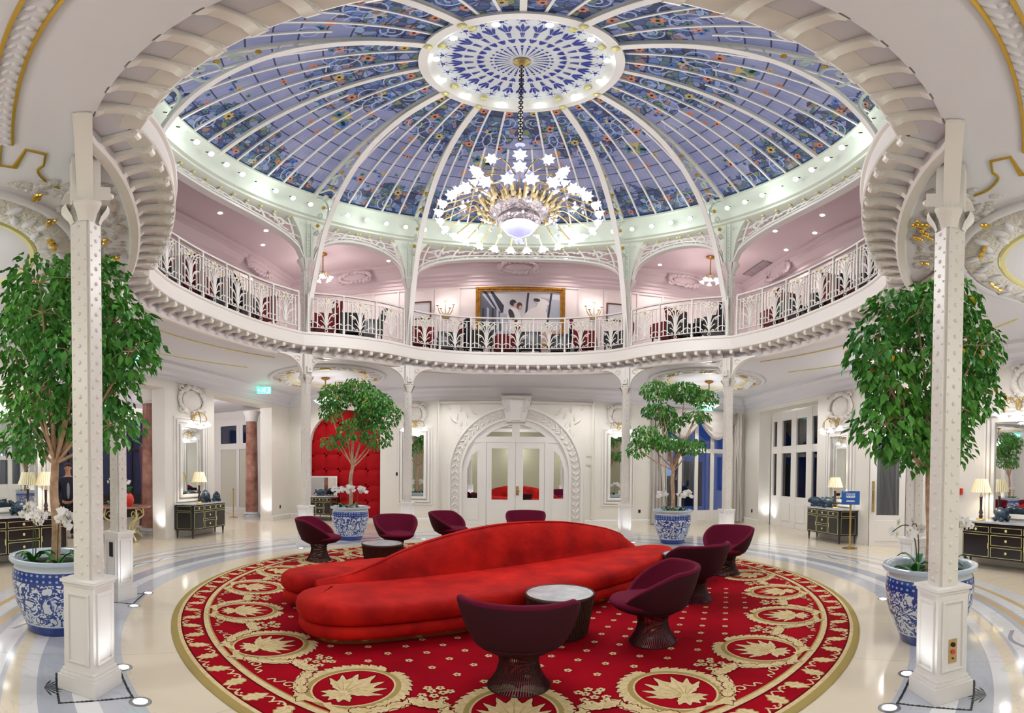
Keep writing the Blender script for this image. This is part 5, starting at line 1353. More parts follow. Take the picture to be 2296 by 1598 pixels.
dup(tl0, (7.0, 4.36, .86), 0, 'table lamp with glowing pleated shade on the nearest right console')
def beast(label, loc, rz, s=1):
    mb = MB(); mb.sphere((0, 0, .13), .13, 14, 10, sc=(1.35, .8, .95)); mb.sphere((.15, -.03, .17), .09, 12, 8, sc=(1, .9, 1)); mb.sphere((.225, -.05, .15), .05, 8, 6)
    for x, y in ((.1, -.07), (.1, .07), (-.1, -.07), (-.1, .07)): mb.sphere((x, y, .045), .05, 8, 6, sc=(1.1, .9, .9))
    mb.tube([(-.15, 0, .17), (-.21, .02, .24), (-.17, .04, .27)], [.03, .03, .015], 6)
    for i in range(7): mb.sphere((.05-.05*i, .0, .25-.004*i*i), .03, 6, 5)
    o = build(mb.xf(Matrix.Scale(s, 4)), 'bronze_beast', VERD, loc=loc, rz=rz); return tag(o, label, 'sculpture', 'dark bronze beasts on the consoles')
beast('crouching blue-green beast at the middle of the left console', (-7.08, 8.8, .83), -.6, 1.05); beast('crouching dark bronze beast at the right end of the left console', (-7.05, 9.2, .83), 2.4, .9)
beast('crouching bronze beast at the left end of the right console', (7.05, 9.18, .83), 2.2, .9); beast('crouching bronze beast between lamp and beast on the right console', (7.05, 8.72, .83), 2.9, .95)
beast('small bronze beast on the nearest right console, at the picture edge', (7.02, 3.95, .86), 1.2, .9); beast('small bronze beast on the nearest left console, at the picture edge', (-7.02, 3.7, .86), 2, .9)
beast('dark bronze beast on the stand-in cabinet before the red niche', (-6.05, 13.3, .79), .3, .8)

# ------------------------------------------------------------ sconces and pendants
def tulip_lamp(mb, c, d, s=1.0):
    o = len(mb.v); q = tulip(); mb.merge(q, Matrix.Translation(c) @ Vector((0, 0, 1)).rotation_difference(Vector(d).normalized()).to_matrix().to_4x4() @ Matrix.Scale(s, 4))
def sconce(label, loc, rz):
    t = thing('wall_sconce', label, 'wall light', loc, rz, 'gilt wall sconces with glass tulips')     # wall at y=0, room at -y
    mb = MB(); mb.sphere((0, -.03, 0), .07, 10, 8, sc=(.9, .5, 1.5)); ends = [(-.3, -.22, -.12), (-.1, -.34, -.2), (.14, -.32, -.16), (.32, -.2, -.1)]
    for e in ends:
        mb.tube(catmull([(0, -.05, .02), (e[0]*.5, e[1]*.6, .12), (e[0]*.95, e[1]*.95, .02), (e[0], e[1], e[2]+.02)], 5), .011, 5)
        mb.tube([(e[0]*.5+r*cos(u), e[1]*.5, .05+r*sin(u)) for r, u in [(.06-.004*i, .55*i) for i in range(12)]], .008, 5)
    build(mb, 'gilt_arms', GILT, t)
    for e in ends:
        q = MB(); tulip_lamp(q, e, (e[0]*.5, e[1]*.4, -.5), 1.15); build(q, 'glass_tulip', TULIP, t)
    return t
sc0 = sconce('gilt sconce with lit glass tulips over the left console mirror', (-X0+.02, 8.6, 2.92), pi/2)
dup(sc0, (X0-.02, 8.75, 2.92), -pi/2, 'gilt sconce with lit glass tulips over the right console mirror')
dup(sc0, (X0-.02, 3.8, 2.95), -pi/2, 'gilt sconce with lit glass tulips over the nearest right console mirror')
dup(sc0, (-X0+.02, 3.7, 2.95), pi/2, 'gilt sconce with lit glass tulips over the nearest left console mirror')
dup(sc0, (-3.06, YB-.02, 3.0), 0, 'gilt sconce with lit glass tulips over the mirror left of the doorway')
dup(sc0, (3.06, YB-.02, 3.0), 0, 'gilt sconce with lit glass tulips over the mirror right of the doorway')
def pendant(label, loc, drop=.55):
    t = thing('pendant_light', label, 'ceiling light', loc, 0, 'small gilt pendants with glass tulips')
    build(MB().lathe([(0, 0), (.11, -.005), (.12, -.03), (.05, -.06), (.02, -.08), (0, -.08)], 16), 'ceiling_rose', FRAMEG, t)
    mb = MB().tube([(0, 0, -.05), (0, 0, -drop+.08)], .018, 6); mb.sphere((0, 0, -drop+.12), .05, 8, 6)
    E = [(.2*cos(2*pi*i/5), .2*sin(2*pi*i/5), -drop-.06) for i in range(5)]
    for e in E: mb.tube(catmull([(0, 0, -drop+.1), (e[0]*.6, e[1]*.6, -drop+.1), (e[0], e[1], -drop-.04)], 4), .011, 5)
    build(mb, 'gilt_stem', GILT, t)
    for e in E+[(0, 0, -drop+.02)]:
        q = MB(); tulip_lamp(q, e, (e[0]*1.2, e[1]*1.2, -.35), 1.0); build(q, 'glass_tulip', TULIP, t)
    return t
pe0 = pendant('gilt pendant with lit tulips under the gallery, before the red niche', (-5.0, 11.3, ZC))
PEND = [(-5.0, 11.3), (5.0, 11.3), (-5.0, 1.4), (5.0, 1.4)]
dup(pe0, (5.0, 11.3, ZC), 0, 'gilt pendant with lit tulips under the gallery, before the blue windows')
dup(pe0, (-5.0, 1.4, ZC), 0, 'gilt pendant with lit tulips behind the crown of the tall left ficus')
pe1 = pendant('gilt pendant with lit tulips on the gallery ceiling, left of the painting', (-5.3, 11.8, ZG), .75)
dup(pe1, (5.2, 11.8, ZG), 0, 'gilt pendant with lit tulips on the gallery ceiling, right of the painting')

# ------------------------------------------------------------ ceiling medallions
md0 = None
for (x, y), lab in (((-4.9, 11.2), 'round plaster medallion on the ceiling before the red niche'), ((4.9, 11.2), 'round plaster medallion on the ceiling before the blue windows'),
                    ((-4.75, 1.55), 'round gilt plaster medallion on the ceiling at the left edge of the picture'), ((4.75, 1.55), 'round gilt plaster medallion on the ceiling at the right edge of the picture')):
    if md0 is None:
        md0 = t = thing('ceiling_medallion', lab, 'ceiling ornament', (x, y, ZC), 0, 'round ceiling medallions')
        rl = lambda prof: MB().lathe(prof, 72)
        build(rl([(1.0, 0), (1.0, -.025), (1.04, -.035), (1.07, -.02), (1.07, 0)]), 'gilt_fillet', PGOLD, t)
        build(rl([(1.07, -.0), (1.08, -.03), (1.2, -.05), (1.4, -.04), (1.44, -.005)]), 'relief_band', ORN, t)
        build(rl([(1.44, 0), (1.45, -.04), (1.5, -.05), (1.54, -.03), (1.54, 0)]), 'outer_moulding', CEIL, t)
        mb = MB(); rng = random.Random(9)
        for i in range(60):
            a = 2*pi*i/60; r = 1.25+.09*sin(i*2.3); o = len(mb.v); mb.sphere((0, 0, 0), .065, 7, 5, sc=(1.4, .7, .45)); mb.xf(Matrix.Translation((r*cos(a), r*sin(a), -.05)) @ Matrix.Rotation(a+rng.uniform(-1, 1), 4, 'Z'), o)
        build(mb, 'leaf_relief', CEIL, t)
        for i in range(8):
            a = 2*pi*i/8+.39; mb = MB()
            for q in range(7): mb.sphere((1.27*cos(a+.03*q-.1)+.02*sin(q*2), 1.27*sin(a+.03*q-.1), -.075), .03, 6, 4, sc=(1.3, .8, .6))
            build(mb, 'gilt_accent', GOLD, t)
    else: dup(md0, (x, y, ZC), 0 if y > 5 else .4, lab)
# rough cloud relief on the ceiling outside the near diagonals
for s, lab in ((-1, 'rough grey plaster cloud relief on the ceiling by the nearest left column'), (1, 'rough grey plaster cloud relief on the ceiling by the nearest right column')):
    mb = MB(); rng = random.Random(12+s)
    for i in range(150):
        a = rad(rng.uniform(216, 236)); r = redge(a)+rng.uniform(.5, 1.15); x, y = pol(r, a); x *= -s
        x = -abs(x) if s < 0 else abs(x)
        o = len(mb.v); mb.sphere((0, 0, 0), rng.uniform(.03, .075), 7, 5, sc=(1.5, .8, .4)); mb.xf(TR(x, y, ZC, rng.uniform(0, 6)), o)
    rl_ = thing('cloud_relief', lab, 'plaster relief', (0, 0, 0), 0, 'rough plaster reliefs')
    build(mb, 'plaster', RELIEF, rl_)
    for i in range(9):
        a = rad(rng.uniform(217, 236)); r = redge(a)+rng.uniform(.5, 1.1); x, y = pol(r, a); x = s*abs(x); g = MB()
        for q in range(4): g.sphere((x+rng.uniform(-.07, .07), y+rng.uniform(-.03, .03), ZC-.06), .03, 6, 4, sc=(1.4, .7, .6))
        build(g, 'gilt_fleck', GOLD, rl_)

# ------------------------------------------------------------ red niche
nb = tag(thing('quilted_panel', 'arched crimson quilted wall panel filling the niche left of the doorway', 'wall panel', (-5.38, YB+.2, 0)))
mb = MB()
for i in range(5):
    for j in range(7):
        x0, x1 = -1.2+.48*i+.006, -1.2+.48*(i+1)-.006; z0, z1 = .12+.5*j+.006, .12+.5*(j+1)-.006
        o = len(mb.v); n = 6
        vs = [(x0+(x1-x0)*a/n, -.05*min(1, 3*min(a, n-a)/n, 3*min(b, n-b)/n)**.5, z0+(z1-z0)*b/n) for b in range(n+1) for a in range(n+1)]
        keep = [p for p in vs if p[2] < 2.4 or (p[0]/1.2)**2+((p[2]-2.4)/1.15)**2 <= 1.12]
        if len(keep) < 9: continue
        mb.add([(p[0], p[1], p[2] if p[2] < 2.4 or (p[0]/1.22)**2+((p[2]-2.4)/1.15)**2 <= 1 else 2.4+1.15*sqrt(max(0, 1-(p[0]/1.22)**2))) for p in vs], [(b*(n+1)+a, b*(n+1)+a+1, (b+1)*(n+1)+a+1, (b+1)*(n+1)+a) for b in range(n) for a in range(n)])
build(mb, 'quilting', REDP, nb, smooth=60)
mb = MB(); xz([(-1.21, .1)]+[(1.21, .1)]+[(1.215*cos(pi*i/24), 2.4+1.145*sin(pi*i/24)) for i in range(25)], .0, .01, mb); build(mb, 'backing', REDP, nb, smooth=0)
lm_ = thing('low_mirror', 'low white framed mirror behind the small cabinet at the foot of the red niche', 'mirror', (-6.12, YB+.1, .06))
build(MB().box(-.48, .48, -.02, 0, 0, 1.36), 'frame', WHITE, lm_, smooth=0); build(MB().box(-.44, .44, -.025, -.019, .03, 1.31), 'mirror_glass', MIRROR, lm_, smooth=0)

# ------------------------------------------------------------ windows, curtains
w1 = tag(thing('window_1', 'tall white framed windows with blue evening outside, right of the doorway', 'window', (5.65, YB+.12, 0)), kind='structure')
mb = MB(); mb.box(-1.2, 1.2, -.04, .04, 0, .42); mb.box(-1.2, 1.2, -.04, .04, 3.6, 3.75); mb.box(-1.2, 1.2, -.05, .05, 2.28, 2.42)
for x in (-1.2, -.62, -.06, .5, 1.08): mb.box(x, x+.12, -.05, .05, 0, 3.7)
for x in (-.92, -.36, .2, .86): mb.box(x-.16, x+.16, -.055, -.035, .08, .34)
build(mb, 'window_frame', WHITE, w1, smooth=0, bevel=.004); build(MB().box(-1.2, 1.2, -.004, .004, .4, 3.7), 'pane', GLASS, w1, smooth=0)
# what the evening outside shows: terrace wall, parasol-like lamp and lit blinds
ov = MB(); ov.box(1.5, 9, 21, 21.2, 0, 2.2, 0); ov.box(4.9, 5.6, 18, 18.1, 1.1, 2.0, 1); ov.box(5.9, 6.5, 18.4, 18.5, 1.5, 2.1, 1)
tag(build(ov, 'terrace_wall', [NAVY, mat('lit_blind', S(150, 190, 220), .6, emit=.55, ecol=S(140, 190, 230))], smooth=0), 'dark terrace wall with lit blue blinds outside the windows', 'wall')
def drape(label, loc, rz, w_, h, folds, ph=0, amp=.045, m=CURT, swag=True):
    t = thing('curtain', label, 'curtain', loc, rz, 'silver grey curtains'); n = folds*8; mb = MB(); vs = []
    for j in range(9):
        z = h*j/8; sq = 1-.12*sin(pi*j/8)
        for i in range(n+1): u = i/n; vs.append(((u-.5)*w_*sq, amp*sin(u*folds*2*pi+ph)*(.7+.3*sin(j)), z))
    mb.add(vs, [(j*(n+1)+i, j*(n+1)+i+1, (j+1)*(n+1)+i+1, (j+1)*(n+1)+i) for j in range(8) for i in range(n)]); build(mb, 'drop', m, t, smooth=80)
    if swag:
        mb = MB(); vs = []
        for j in range(8):                                       # cascading jabot
            u = j/7; l = 1.3+.62*u*3; 
            for i in range(7): vs.append(((u-.5)*w_*.55, -.07-.03*(i % 2)-.02*sin(j*2.1), h-.02-l*i/6*(.55+.45*(j/7))))
        mb.add(vs, [(j*7+i, (j+1)*7+i, (j+1)*7+i+1, j*7+i+1) for j in range(7) for i in range(6)]); build(mb, 'jabot', m, t, smooth=30)
    return t
drape('silver grey curtain at the left side of the blue windows', (4.35, YB-.1, .04), 0, .55, 3.6, 5)
drape('silver grey curtain with long jabot in the corner right of the blue windows', (7.0, YB-.12, .04), 0, .5, 3.6, 4)
sg = thing('curtain_swag', 'draped silver grey swag across the top of the blue windows', 'curtain', (5.65, YB-.12, 0))
for k, (x0, x1) in enumerate(((-1.3, .1), (-.1, 1.3))):
    mb = MB(); vs = []; n = 16
    for j in range(9):
        dp = .12+.085*j
        for i in range(n+1): u = i/n; vs.append((x0+(x1-x0)*u, -.05-.09*(j % 2)-.04*sin(pi*u), 3.66-(.03 if j == 0 else dp*sin(pi*u)**.8+.02*j)))
    mb.add(vs, [(j*(n+1)+i, j*(n+1)+i+1, (j+1)*(n+1)+i+1, (j+1)*(n+1)+i) for j in range(8) for i in range(n)]); build(mb, 'swag', CURT, sg, smooth=89)
# glazed screen in the recess of the right wall
w2 = tag(thing('window_2', 'white glazed screen with drapes behind in the recess of the right wall', 'window', (7.86, 11.1, 0), -pi/2), kind='structure')   # local x -> -y (towards camera)
mb = MB(); mb.box(-1.5, 1.5, -.05, .05, 0, .95); mb.box(-1.5, 1.5, -.05, .05, 2.28, 2.5); mb.box(-1.5, 1.5, -.05, .05, 3.3, 3.6)
for x, wd in ((-1.5, .12), (-1.16, .28), (-.36, .26), (.42, .26), (1.2, .3)): mb.box(x, x+wd, -.06, .05, 0, 3.6)
for x0, x1 in ((-.85, -.4), (-.06, .38), (.72, 1.16)): mb.box(x0, x1, -.07, -.04, .2, .75)
build(mb, 'window_frame', WHITE, w2, smooth=0, bevel=.004); build(MB().box(-1.45, 1.45, -.004, .004, .9, 3.35), 'pane', GLASS, w2, smooth=0)
for i, (y, w_) in enumerate(((11.9, .8), (11.0, .8), (10.1, .42))):
    drape('striped grey drape behind the glazed screen, %s panel' % ('far', 'middle', 'near')[i], (8.1, y, .1), -pi/2, w_, 3.3, 5, .3*i, .05, CURT, False)
tag(build(MB().box(8.35, 8.4, 9.7, 12.5, .5, 3.4), 'night_pane', NIGHTG, smooth=0), 'dark blue night glass behind the drapes of the glazed screen', 'window pane')
# open door leaf right of the right console
d2 = tag(thing('door_2', 'open white glazed door leaf with brass handle, behind the tall right ficus', 'door', (7.33, 7.55, 0), atan2(7.05-7.55, 7.93-7.33)), kind='structure')
L_ = .82; mb = MB()
for x0, x1, z0, z1 in ((0, .16, 0, 2.62), (L_-.14, L_, 0, 2.62), (0, L_, 0, .72), (0, L_, 2.48, 2.62)): mb.box(x0, x1, -.025, .025, z0, z1)
mb.box(.12, L_-.12, -.035, -.02, .12, .6); build(mb, 'door_leaf', WHITE, d2, smooth=0, bevel=.003); build(MB().box(.14, L_-.12, -.003, .003, .7, 2.5), 'pane', GLASS, d2, smooth=0)
hd = MB(); hd.box(.05, .11, -.04, -.025, .8, 1.5); hd.tube([(.08, -.035, 1.0), (.08, -.08, 1.02), (.08, -.08, 1.3), (.08, -.035, 1.32)], .014, 6); build(hd, 'door_handle', BRASS, d2)
drape('grey drape hanging behind the open glazed door leaf', (7.8, 7.5, .05), atan2(7.05-7.55, 7.93-7.33), .62, 3.0, 5, .4, .04)
struct(MB().box(8.3, 8.34, 5.4, 7.7, 0, 3.6), 'wall_far_vestibule', WHITE, smooth=0)

# ------------------------------------------------------------ left lobby
def rose_col(label, x, y):
    t = thing('marble_column', label, 'column', (x, y, 0), 0, 'rose marble columns in the lobby')
    build(MB().lathe([(.215, .17), (.225, .4), (.215, 1.6), (.19, 3.3), (.2, 3.34)], 28), 'shaft', ROSEM, t)
    build(MB().lathe([(0, 0), (.3, 0), (.3, .05), (.26, .07), (.285, .1), (.25, .13), (.24, .17), (0, .17)], 28), 'base', MARB, t)
    build(MB().lathe([(.2, 3.3), (.23, 3.34), (.21, 3.38), (.24, 3.5), (.3, 3.62), (.3, 3.66), (0, 3.66)], 24), 'capital', WHITE, t)
rose_col('rose marble column at the left opening, behind the gilt side table', -8.32, 8.12); rose_col('rose marble column standing in the lobby left of the exit sign pier', -8.72, 13.4)
d3 = tag(thing('door_3', 'white glazed lobby door seen through the left opening', 'door', (-9.75, 14.18, 0)), kind='structure')
mb = MB(); 
for x0, x1, z0, z1 in ((-1.0, -.86, 0, 3.5), (-.12, .0, 0, 3.5), (.75, .95, 0, 3.5), (-1, .95, 2.4, 2.62), (-1, .95, 3.3, 3.5), (-1, .95, 0, .22)): mb.box(x0, x1, -.06, 0, z0, z1)
mb.box(0, .16, -.05, 0, 2.6, 3.3); mb.box(.62, .76, -.05, 0, 2.6, 3.3)
build(mb, 'door_frame', WHITE, d3, smooth=0); build(MB().box(-.9, .8, -.03, -.025, .2, 2.42), 'panel', mat('frosted_lobby_glass', S(206, 206, 190), .3), d3, smooth=0); build(MB().box(-.9, .8, -.02, -.015, 2.6, 3.35), 'pane', NIGHTG, d3, smooth=0)
nw = tag(thing('window_3', 'dark evening windows at the far side of the lobby', 'window', (-11.95, 9.4, 0), pi/2), kind='structure')
mb = MB(); mb.box(-2.2, 2.2, -.05, .0, 0, .8)
for x in (-2.2, -1.3, -.4, .5, 1.4, 2.2): mb.box(x-.05, x+.05, -.06, 0, 0, 3.4)
mb.box(-2.2, 2.2, -.06, 0, 2.3, 2.4); build(mb, 'window_frame', DARK, nw, smooth=0); build(MB().box(-2.2, 2.2, -.03, -.02, .8, 3.4), 'pane', NIGHTG, nw, smooth=0)
drape('mauve drape hanging in the lobby behind the gilt side table', (-9.3, 9.3, .02), rad(40), 1.0, 2.3, 6, 0, .04, PURPLE, False)
st = thing('barrier_post', 'slim brass barrier post standing in the lobby', 'barrier post', (-9.05, 12.75, 0)); build(MB().lathe([(0, 0), (.16, 0), (.165, .012), (.05, .03), (.02, .05), (0, .05)], 24), 'base', BRASS, st); build(MB().lathe([(0, .05), (.018, .05), (.018, .92), (.03, .94), (.025, .99), (0, 1.0)], 14), 'post', BRASS, st)
gt = thing('side_table', 'marble-topped side table on curly gilt legs in the left opening', 'table', (-8.05, 7.0, 0), rad(35))
build(MB().lathe([(0, .76), (.6, .76), (.62, .775), (.62, .795), (.6, .8), (0, .8)], 40), 'marble_top', ROSEM, gt)
for k in range(4):
    a = pi/4+k*pi/2; o = MB(); o.tube([(x*cos(a), x*sin(a), z) for x, z in catmull([(.5, .75), (.52, .55), (.3, .42), (.22, .25), (.4, .12), (.5, .02)], 5)], .022, 6); o.tube([(((.38)+r*cos(u))*cos(a), ((.38)+r*cos(u))*sin(a), .6+r*sin(u)) for r, u in [(.11-.007*i, .5*i) for i in range(14)]], .014, 5); o.tube([(((.36)+r*cos(u))*cos(a), ((.36)+r*cos(u))*sin(a), .2+r*sin(u)) for r, u in [(.1-.006*i, .5*i) for i in range(14)]], .014, 5); build(o, 'leg', PGOLD, gt)
va = thing('vase', 'red glass vase with green leaves on the marble side table', 'vase', (-7.72, 6.86, .8)); build(MB().lathe([(0, 0), (.06, 0), (.09, .06), (.11, .15), (.09, .24), (.05, .29), (.06, .31)], 20), 'body', REDV, va); q = MB()
for i in range(6): a = i*1.05; q.add([(0, 0, .28), (.05*cos(a), .05*sin(a), .4), (.1*cos(a), .1*sin(a), .46), (.02*cos(a+1), .02*sin(a+1), .42)], [(0, 1, 2, 3)])
build(q, 'leaves', LEAF2, va)
orchid('tall white orchid spray on the marble side table, beside the red vase', (-7.95, 6.75, .8), .4, .62, .2, 10, 71, 'orchids on the side table'); orchid('tall white orchid spray on the marble side table, left of the rear column', (-8.2, 6.7, .8), 2.5, .6, .18, 9, 72, 'orchids on the side table')

# person standing in the lobby, half hidden by the ficus trunk
def limb_skin(name, J, E, root, m, parent):
    me = bpy.data.meshes.new(name); me.from_pydata([j[0] for j in J], E, []); o = bpy.data.objects.new(name, me); COL.objects.link(o); o.parent = parent; KIDS.setdefault(parent.name, []).append(o)
    me.materials.append(m); s = o.modifiers.new('skin', 'SKIN'); s.use_smooth_shade = True
    for i, j in enumerate(J): v = me.skin_vertices[0].data[i]; v.radius = j[1] if isinstance(j[1], tuple) else (j[1], j[1]); v.use_root = (i == root)
    b = o.modifiers.new('sub', 'SUBSURF'); b.levels = 2; b.render_levels = 2; return o
pp = thing('person', 'person in a dark jacket over a grey top standing beyond the left ficus trunk', 'person', (-9.12, 6.15, 0), rad(48))      # faces -y
limb_skin('body', [((0, 0, .95), (.115, .08)), ((0, 0, 1.2), (.11, .075)), ((0, .01, 1.38), (.12, .08)), ((0, .01, 1.5), .06), ((0, -.01, 1.58), .055), ((0, -.02, 1.68), (.078, .095)), ((0, -.015, 1.74), (.07, .085)),
    ((.17, .01, 1.42), .055), ((.23, .02, 1.17), .045), ((.2, -.12, 1.0), .034), ((.19, -.2, .97), .03), ((-.17, .01, 1.42), .055), ((-.23, .02, 1.17), .045), ((-.24, -.04, .93), .034), ((-.24, -.06, .86), .03),
    ((.09, 0, .85), .085), ((.1, 0, .48), .06), ((.1, .02, .09), .042), ((.1, -.1, .04), .035), ((-.09, 0, .85), .085), ((-.1, 0, .48), .06), ((-.11, .02, .09), .042), ((-.12, -.1, .04), .035)],
    [(0, 1), (1, 2), (2, 3), (3, 4), (4, 5), (5, 6), (2, 7), (7, 8), (8, 9), (9, 10), (2, 11), (11, 12), (12, 13), (13, 14), (0, 15), (15, 16), (16, 17), (17, 18), (0, 19), (19, 20), (20, 21), (21, 22)], 0, SKIN, pp)
J = limb_skin('jacket', [((0, 0, .84), (.2, .15)), ((0, 0, 1.15), (.172, .13)), ((0, .01, 1.38), (.178, .118)), ((0, .01, 1.47), (.09, .08)), ((.18, .01, 1.42), .07), ((.235, .02, 1.17), .06), ((.2, -.14, 1.0), .052), ((-.18, .01, 1.42), .07), ((-.235, .02, 1.17), .06), ((-.24, -.04, .91), .05)],
    [(0, 1), (1, 2), (2, 3), (2, 4), (4, 5), (5, 6), (2, 7), (7, 8), (8, 9)], 0, NAVY, pp)
build(MB().sphere((.02, -.1, 1.14), .1, 10, 8, sc=(.42, .42, 2.0)), 'grey_top', GREYC, pp)
limb_skin('trousers', [((0, 0, .95), (.165, .125)), ((.09, 0, .82), .1), ((.1, 0, .48), .078), ((.1, .02, .08), .07), ((-.09, 0, .82), .1), ((-.1, 0, .48), .078), ((-.11, .02, .08), .07)], [(0, 1), (1, 2), (2, 3), (0, 4), (4, 5), (5, 6)], 0, mat('black_trousers', S(24, 24, 30), .85), pp)
hm_ = MB().sphere((0, .005, 1.755), .1, 14, 10, sc=(.86, 1.0, .62)); build(hm_, 'hair', HAIR, pp)
build(MB().sphere((0, -.118, 1.68), .016, 8, 6, sc=(.8, 1.1, 1.4)), 'nose', SKIN, pp)
for s in (-1, 1): build(MB().sphere((s*.082, -.01, 1.68), .02, 8, 6, sc=(.5, 1, 1.4)), 'ear', SKIN, pp)
for ex in (.19, -.24):
    by, bz = (-.22, .95) if ex > 0 else (-.07, .83); fc = MB(); fc.sphere((ex, by+.015, bz+.02), .034, 10, 8, sc=(1.1, .55, 1.2))
    for i in range(4):
        x = ex-.027+.018*i; l = (.06, .075, .07, .055)[i]; fc.tube([(x, by, bz), (x, by-.02, bz-l*.55), (x, by-.015, bz-l)], [.0095, .009, .007], 6)
    s = 1 if ex < 0 else -1; fc.tube([(ex+s*.03, by+.01, bz+.02), (ex+s*.045, by-.015, bz-.01), (ex+s*.04, by-.03, bz-.035)], [.011, .01, .008], 6); build(fc, 'hand', SKIN, pp)
[build(MB().sphere((s*.033, -.108, 1.7), .011, 8, 6), 'eye', HAIR, pp) for s in (-1, 1)]; ey = MB().tube([(-.026, -.108, 1.635), (0, -.113, 1.632), (.026, -.108, 1.635)], .006, 5); build(ey, 'mouth', mat('lips', S(160, 90, 84), .5), pp)
for s in (-1, 1): build(MB().sphere((s*.11, -.05, .045), .05, 10, 6, sc=(.95, 2.4, .9)), 'shoe', BLACK, pp)

# ------------------------------------------------------------ signs
ex = thing('exit_sign', 'green lit running-man exit sign above the left opening', 'sign', (-X0+.42, 11.3, 3.94), rad(32))
build(MB().box(-.2, .2, -.03, .03, -.1, .1), 'housing', EXITG, ex, smooth=0, bevel=.005)
fm = MB()
fm.sphere((.02, -.034, .06), .014, 8, 5, sc=(1, .2, 1))
for P in ([(.0, .04), (-.01, .0)], [(-.01, .0), (.03, -.025), (.02, -.065)], [(-.01, .0), (-.03, -.035), (-.07, -.04)], [(.0, .035), (.035, .02), (.05, .035)], [(.0, .035), (-.035, .03), (-.045, .0)], [(.07, -.07), (.15, -.07)], [(.15, -.07), (.15, .07)], [(.15, .07), (.07, .07)], [(-.17, 0), (-.1, 0)], [(-.17, 0), (-.145, .025)], [(-.17, 0), (-.145, -.025)]):
    fm.tube([(x, -.032, z) for x, z in P], .008, 4)
build(fm, 'symbol', EXITW, ex)
ex2 = dup(ex, (-X0+.45, 6.2, 3.9), rad(49), 'green lit exit sign glowing through the crown of the tall left ficus')
dup(ex, (5.9, YB-.12, 3.72), 0, 'green lit exit sign glowing above the blue windows, behind the far right ficus')
bs = thing('sign_stand', 'blue notice board on a brass stand in front of the right console', 'sign', (6.72, 7.52, 0), rad(-42))
build(MB().lathe([(0, 0), (.17, 0), (.175, .015), (.06, .03), (.03, .05), (0, .05)], 24), 'base', BRASS, bs); build(MB().lathe([(0, .05), (.022, .05), (.02, .9), (.026, .98), (0, .98)], 14), 'post', BRASS, bs)
pb = build(MB().box(-.2, .2, -.035, -.015, .98, 1.28), 'board', SIGNB, bs, smooth=0, bevel=.003)
tx = MB()
for i in range(4): 
    x = -.075+.05*i; tx.box(x-.017, x-.011, -.0365, -.035, 1.16, 1.225); tx.box(x+.011, x+.017, -.0365, -.035, 1.16, 1.225); tx.box(x-.017, x+.017, -.0365, -.035, 1.219, 1.225); tx.box(x-.017, x+.017, -.0365, -.035, 1.16, 1.166)
for z, a, b in ((1.145, -.1, .1), (1.13, -.08, .08), (1.255, -.17, -.05), (1.06, -.085, .085), (1.045, -.09, .09)): tx.box(a, b, -.0365, -.035, z, z+(.006 if z != 1.06 else .014))
build(tx, 'lettering', WHITEP, pb, smooth=0)
pl = thing('wall_plaque', 'pair of small cream plaques on the wall right of the arched doorway', 'plaque', (2.16, YB-.005, 1.8))
for z0, z1 in ((0, .1), (.28, .42)):
    q = build(MB().box(-.09, .09, -.02, 0, z0, z1), 'plate', PANEL, pl, smooth=0); build(MB().box(-.07, .07, -.022, -.02, z0+.03, z0+.045), 'lettering', PGOLD, q, smooth=0)
# little dark wall sockets
for loc, rz, lab in (((-X0, 12.98, .42), pi/2, 'small dark wall socket on the pier left of the red niche'), ((X0, 13.0, .42), -pi/2, 'small dark wall socket on the right pier beside the curtain'), ((3.75, YB, .42), 0, 'small dark wall socket beside the left window curtain'), ((-3.62, YB, 1.5), 0, 'dark switch panel left of the mirror by the doorway')):
    tag(build(MB().box(-.035, .035, -.012, 0, -.05, .05).box(-.02, .02, -.016, -.012, -.03, .03), 'wall_socket', DARK, loc=loc, rz=rz, smooth=0, bevel=.003), lab, 'socket')
tag(build(MB().box(-.05, .05, -.05, 0, -.06, .06).sphere((0, -.05, 0), .03, 8, 6), 'fire_call_point', REDV, loc=(X0, 5.05, 1.35), rz=-pi/2, smooth=0, bevel=.004), 'small red fire call point on the wall behind the nearest right lamp', 'alarm')

# ------------------------------------------------------------ floor spotlights and mosaic squares at the columns
CN = {239.54: 'nearest left column', 300.46: 'nearest right column', 210.46: 'second column on the left', 329.54: 'second column on the right', 149.54: 'column before the red niche', 30.46: 'column before the curtain', 120.46: 'column left of the doorway', 59.54: 'column right of the doorway'}
fl0 = None
for c in COLS:
    for s in (-1, 1):
        a = rad(c[0]+s*3.7); loc = pol(4.74, a, 0)
        q_ = pol(RC, rad(c[0])); lab_ = 'lit round floor spotlight at the foot of the %s, %s one' % (CN[c[0]], 'left' if atan2(loc[0], loc[1]) < atan2(q_[0], q_[1]) else 'right')
        if fl0 is None:
            fl0 = t = thing('floor_spotlight', lab_, 'floor light', loc, 0, 'floor spotlights at the column feet')
            build(MB().lathe([(.047, .001), (.048, .005), (.066, .006), (.075, .002), (.075, .0)], 28), 'ring', mat('brushed_steel', S(170, 172, 176), .3, metal=1), t); build(MB().lathe([(0, .004), (.047, .004), (.047, .0)], 24), 'lens', UPL, t)
        else: dup(fl0, loc, None, lab_)
mo = MB(); rng = random.Random(2)
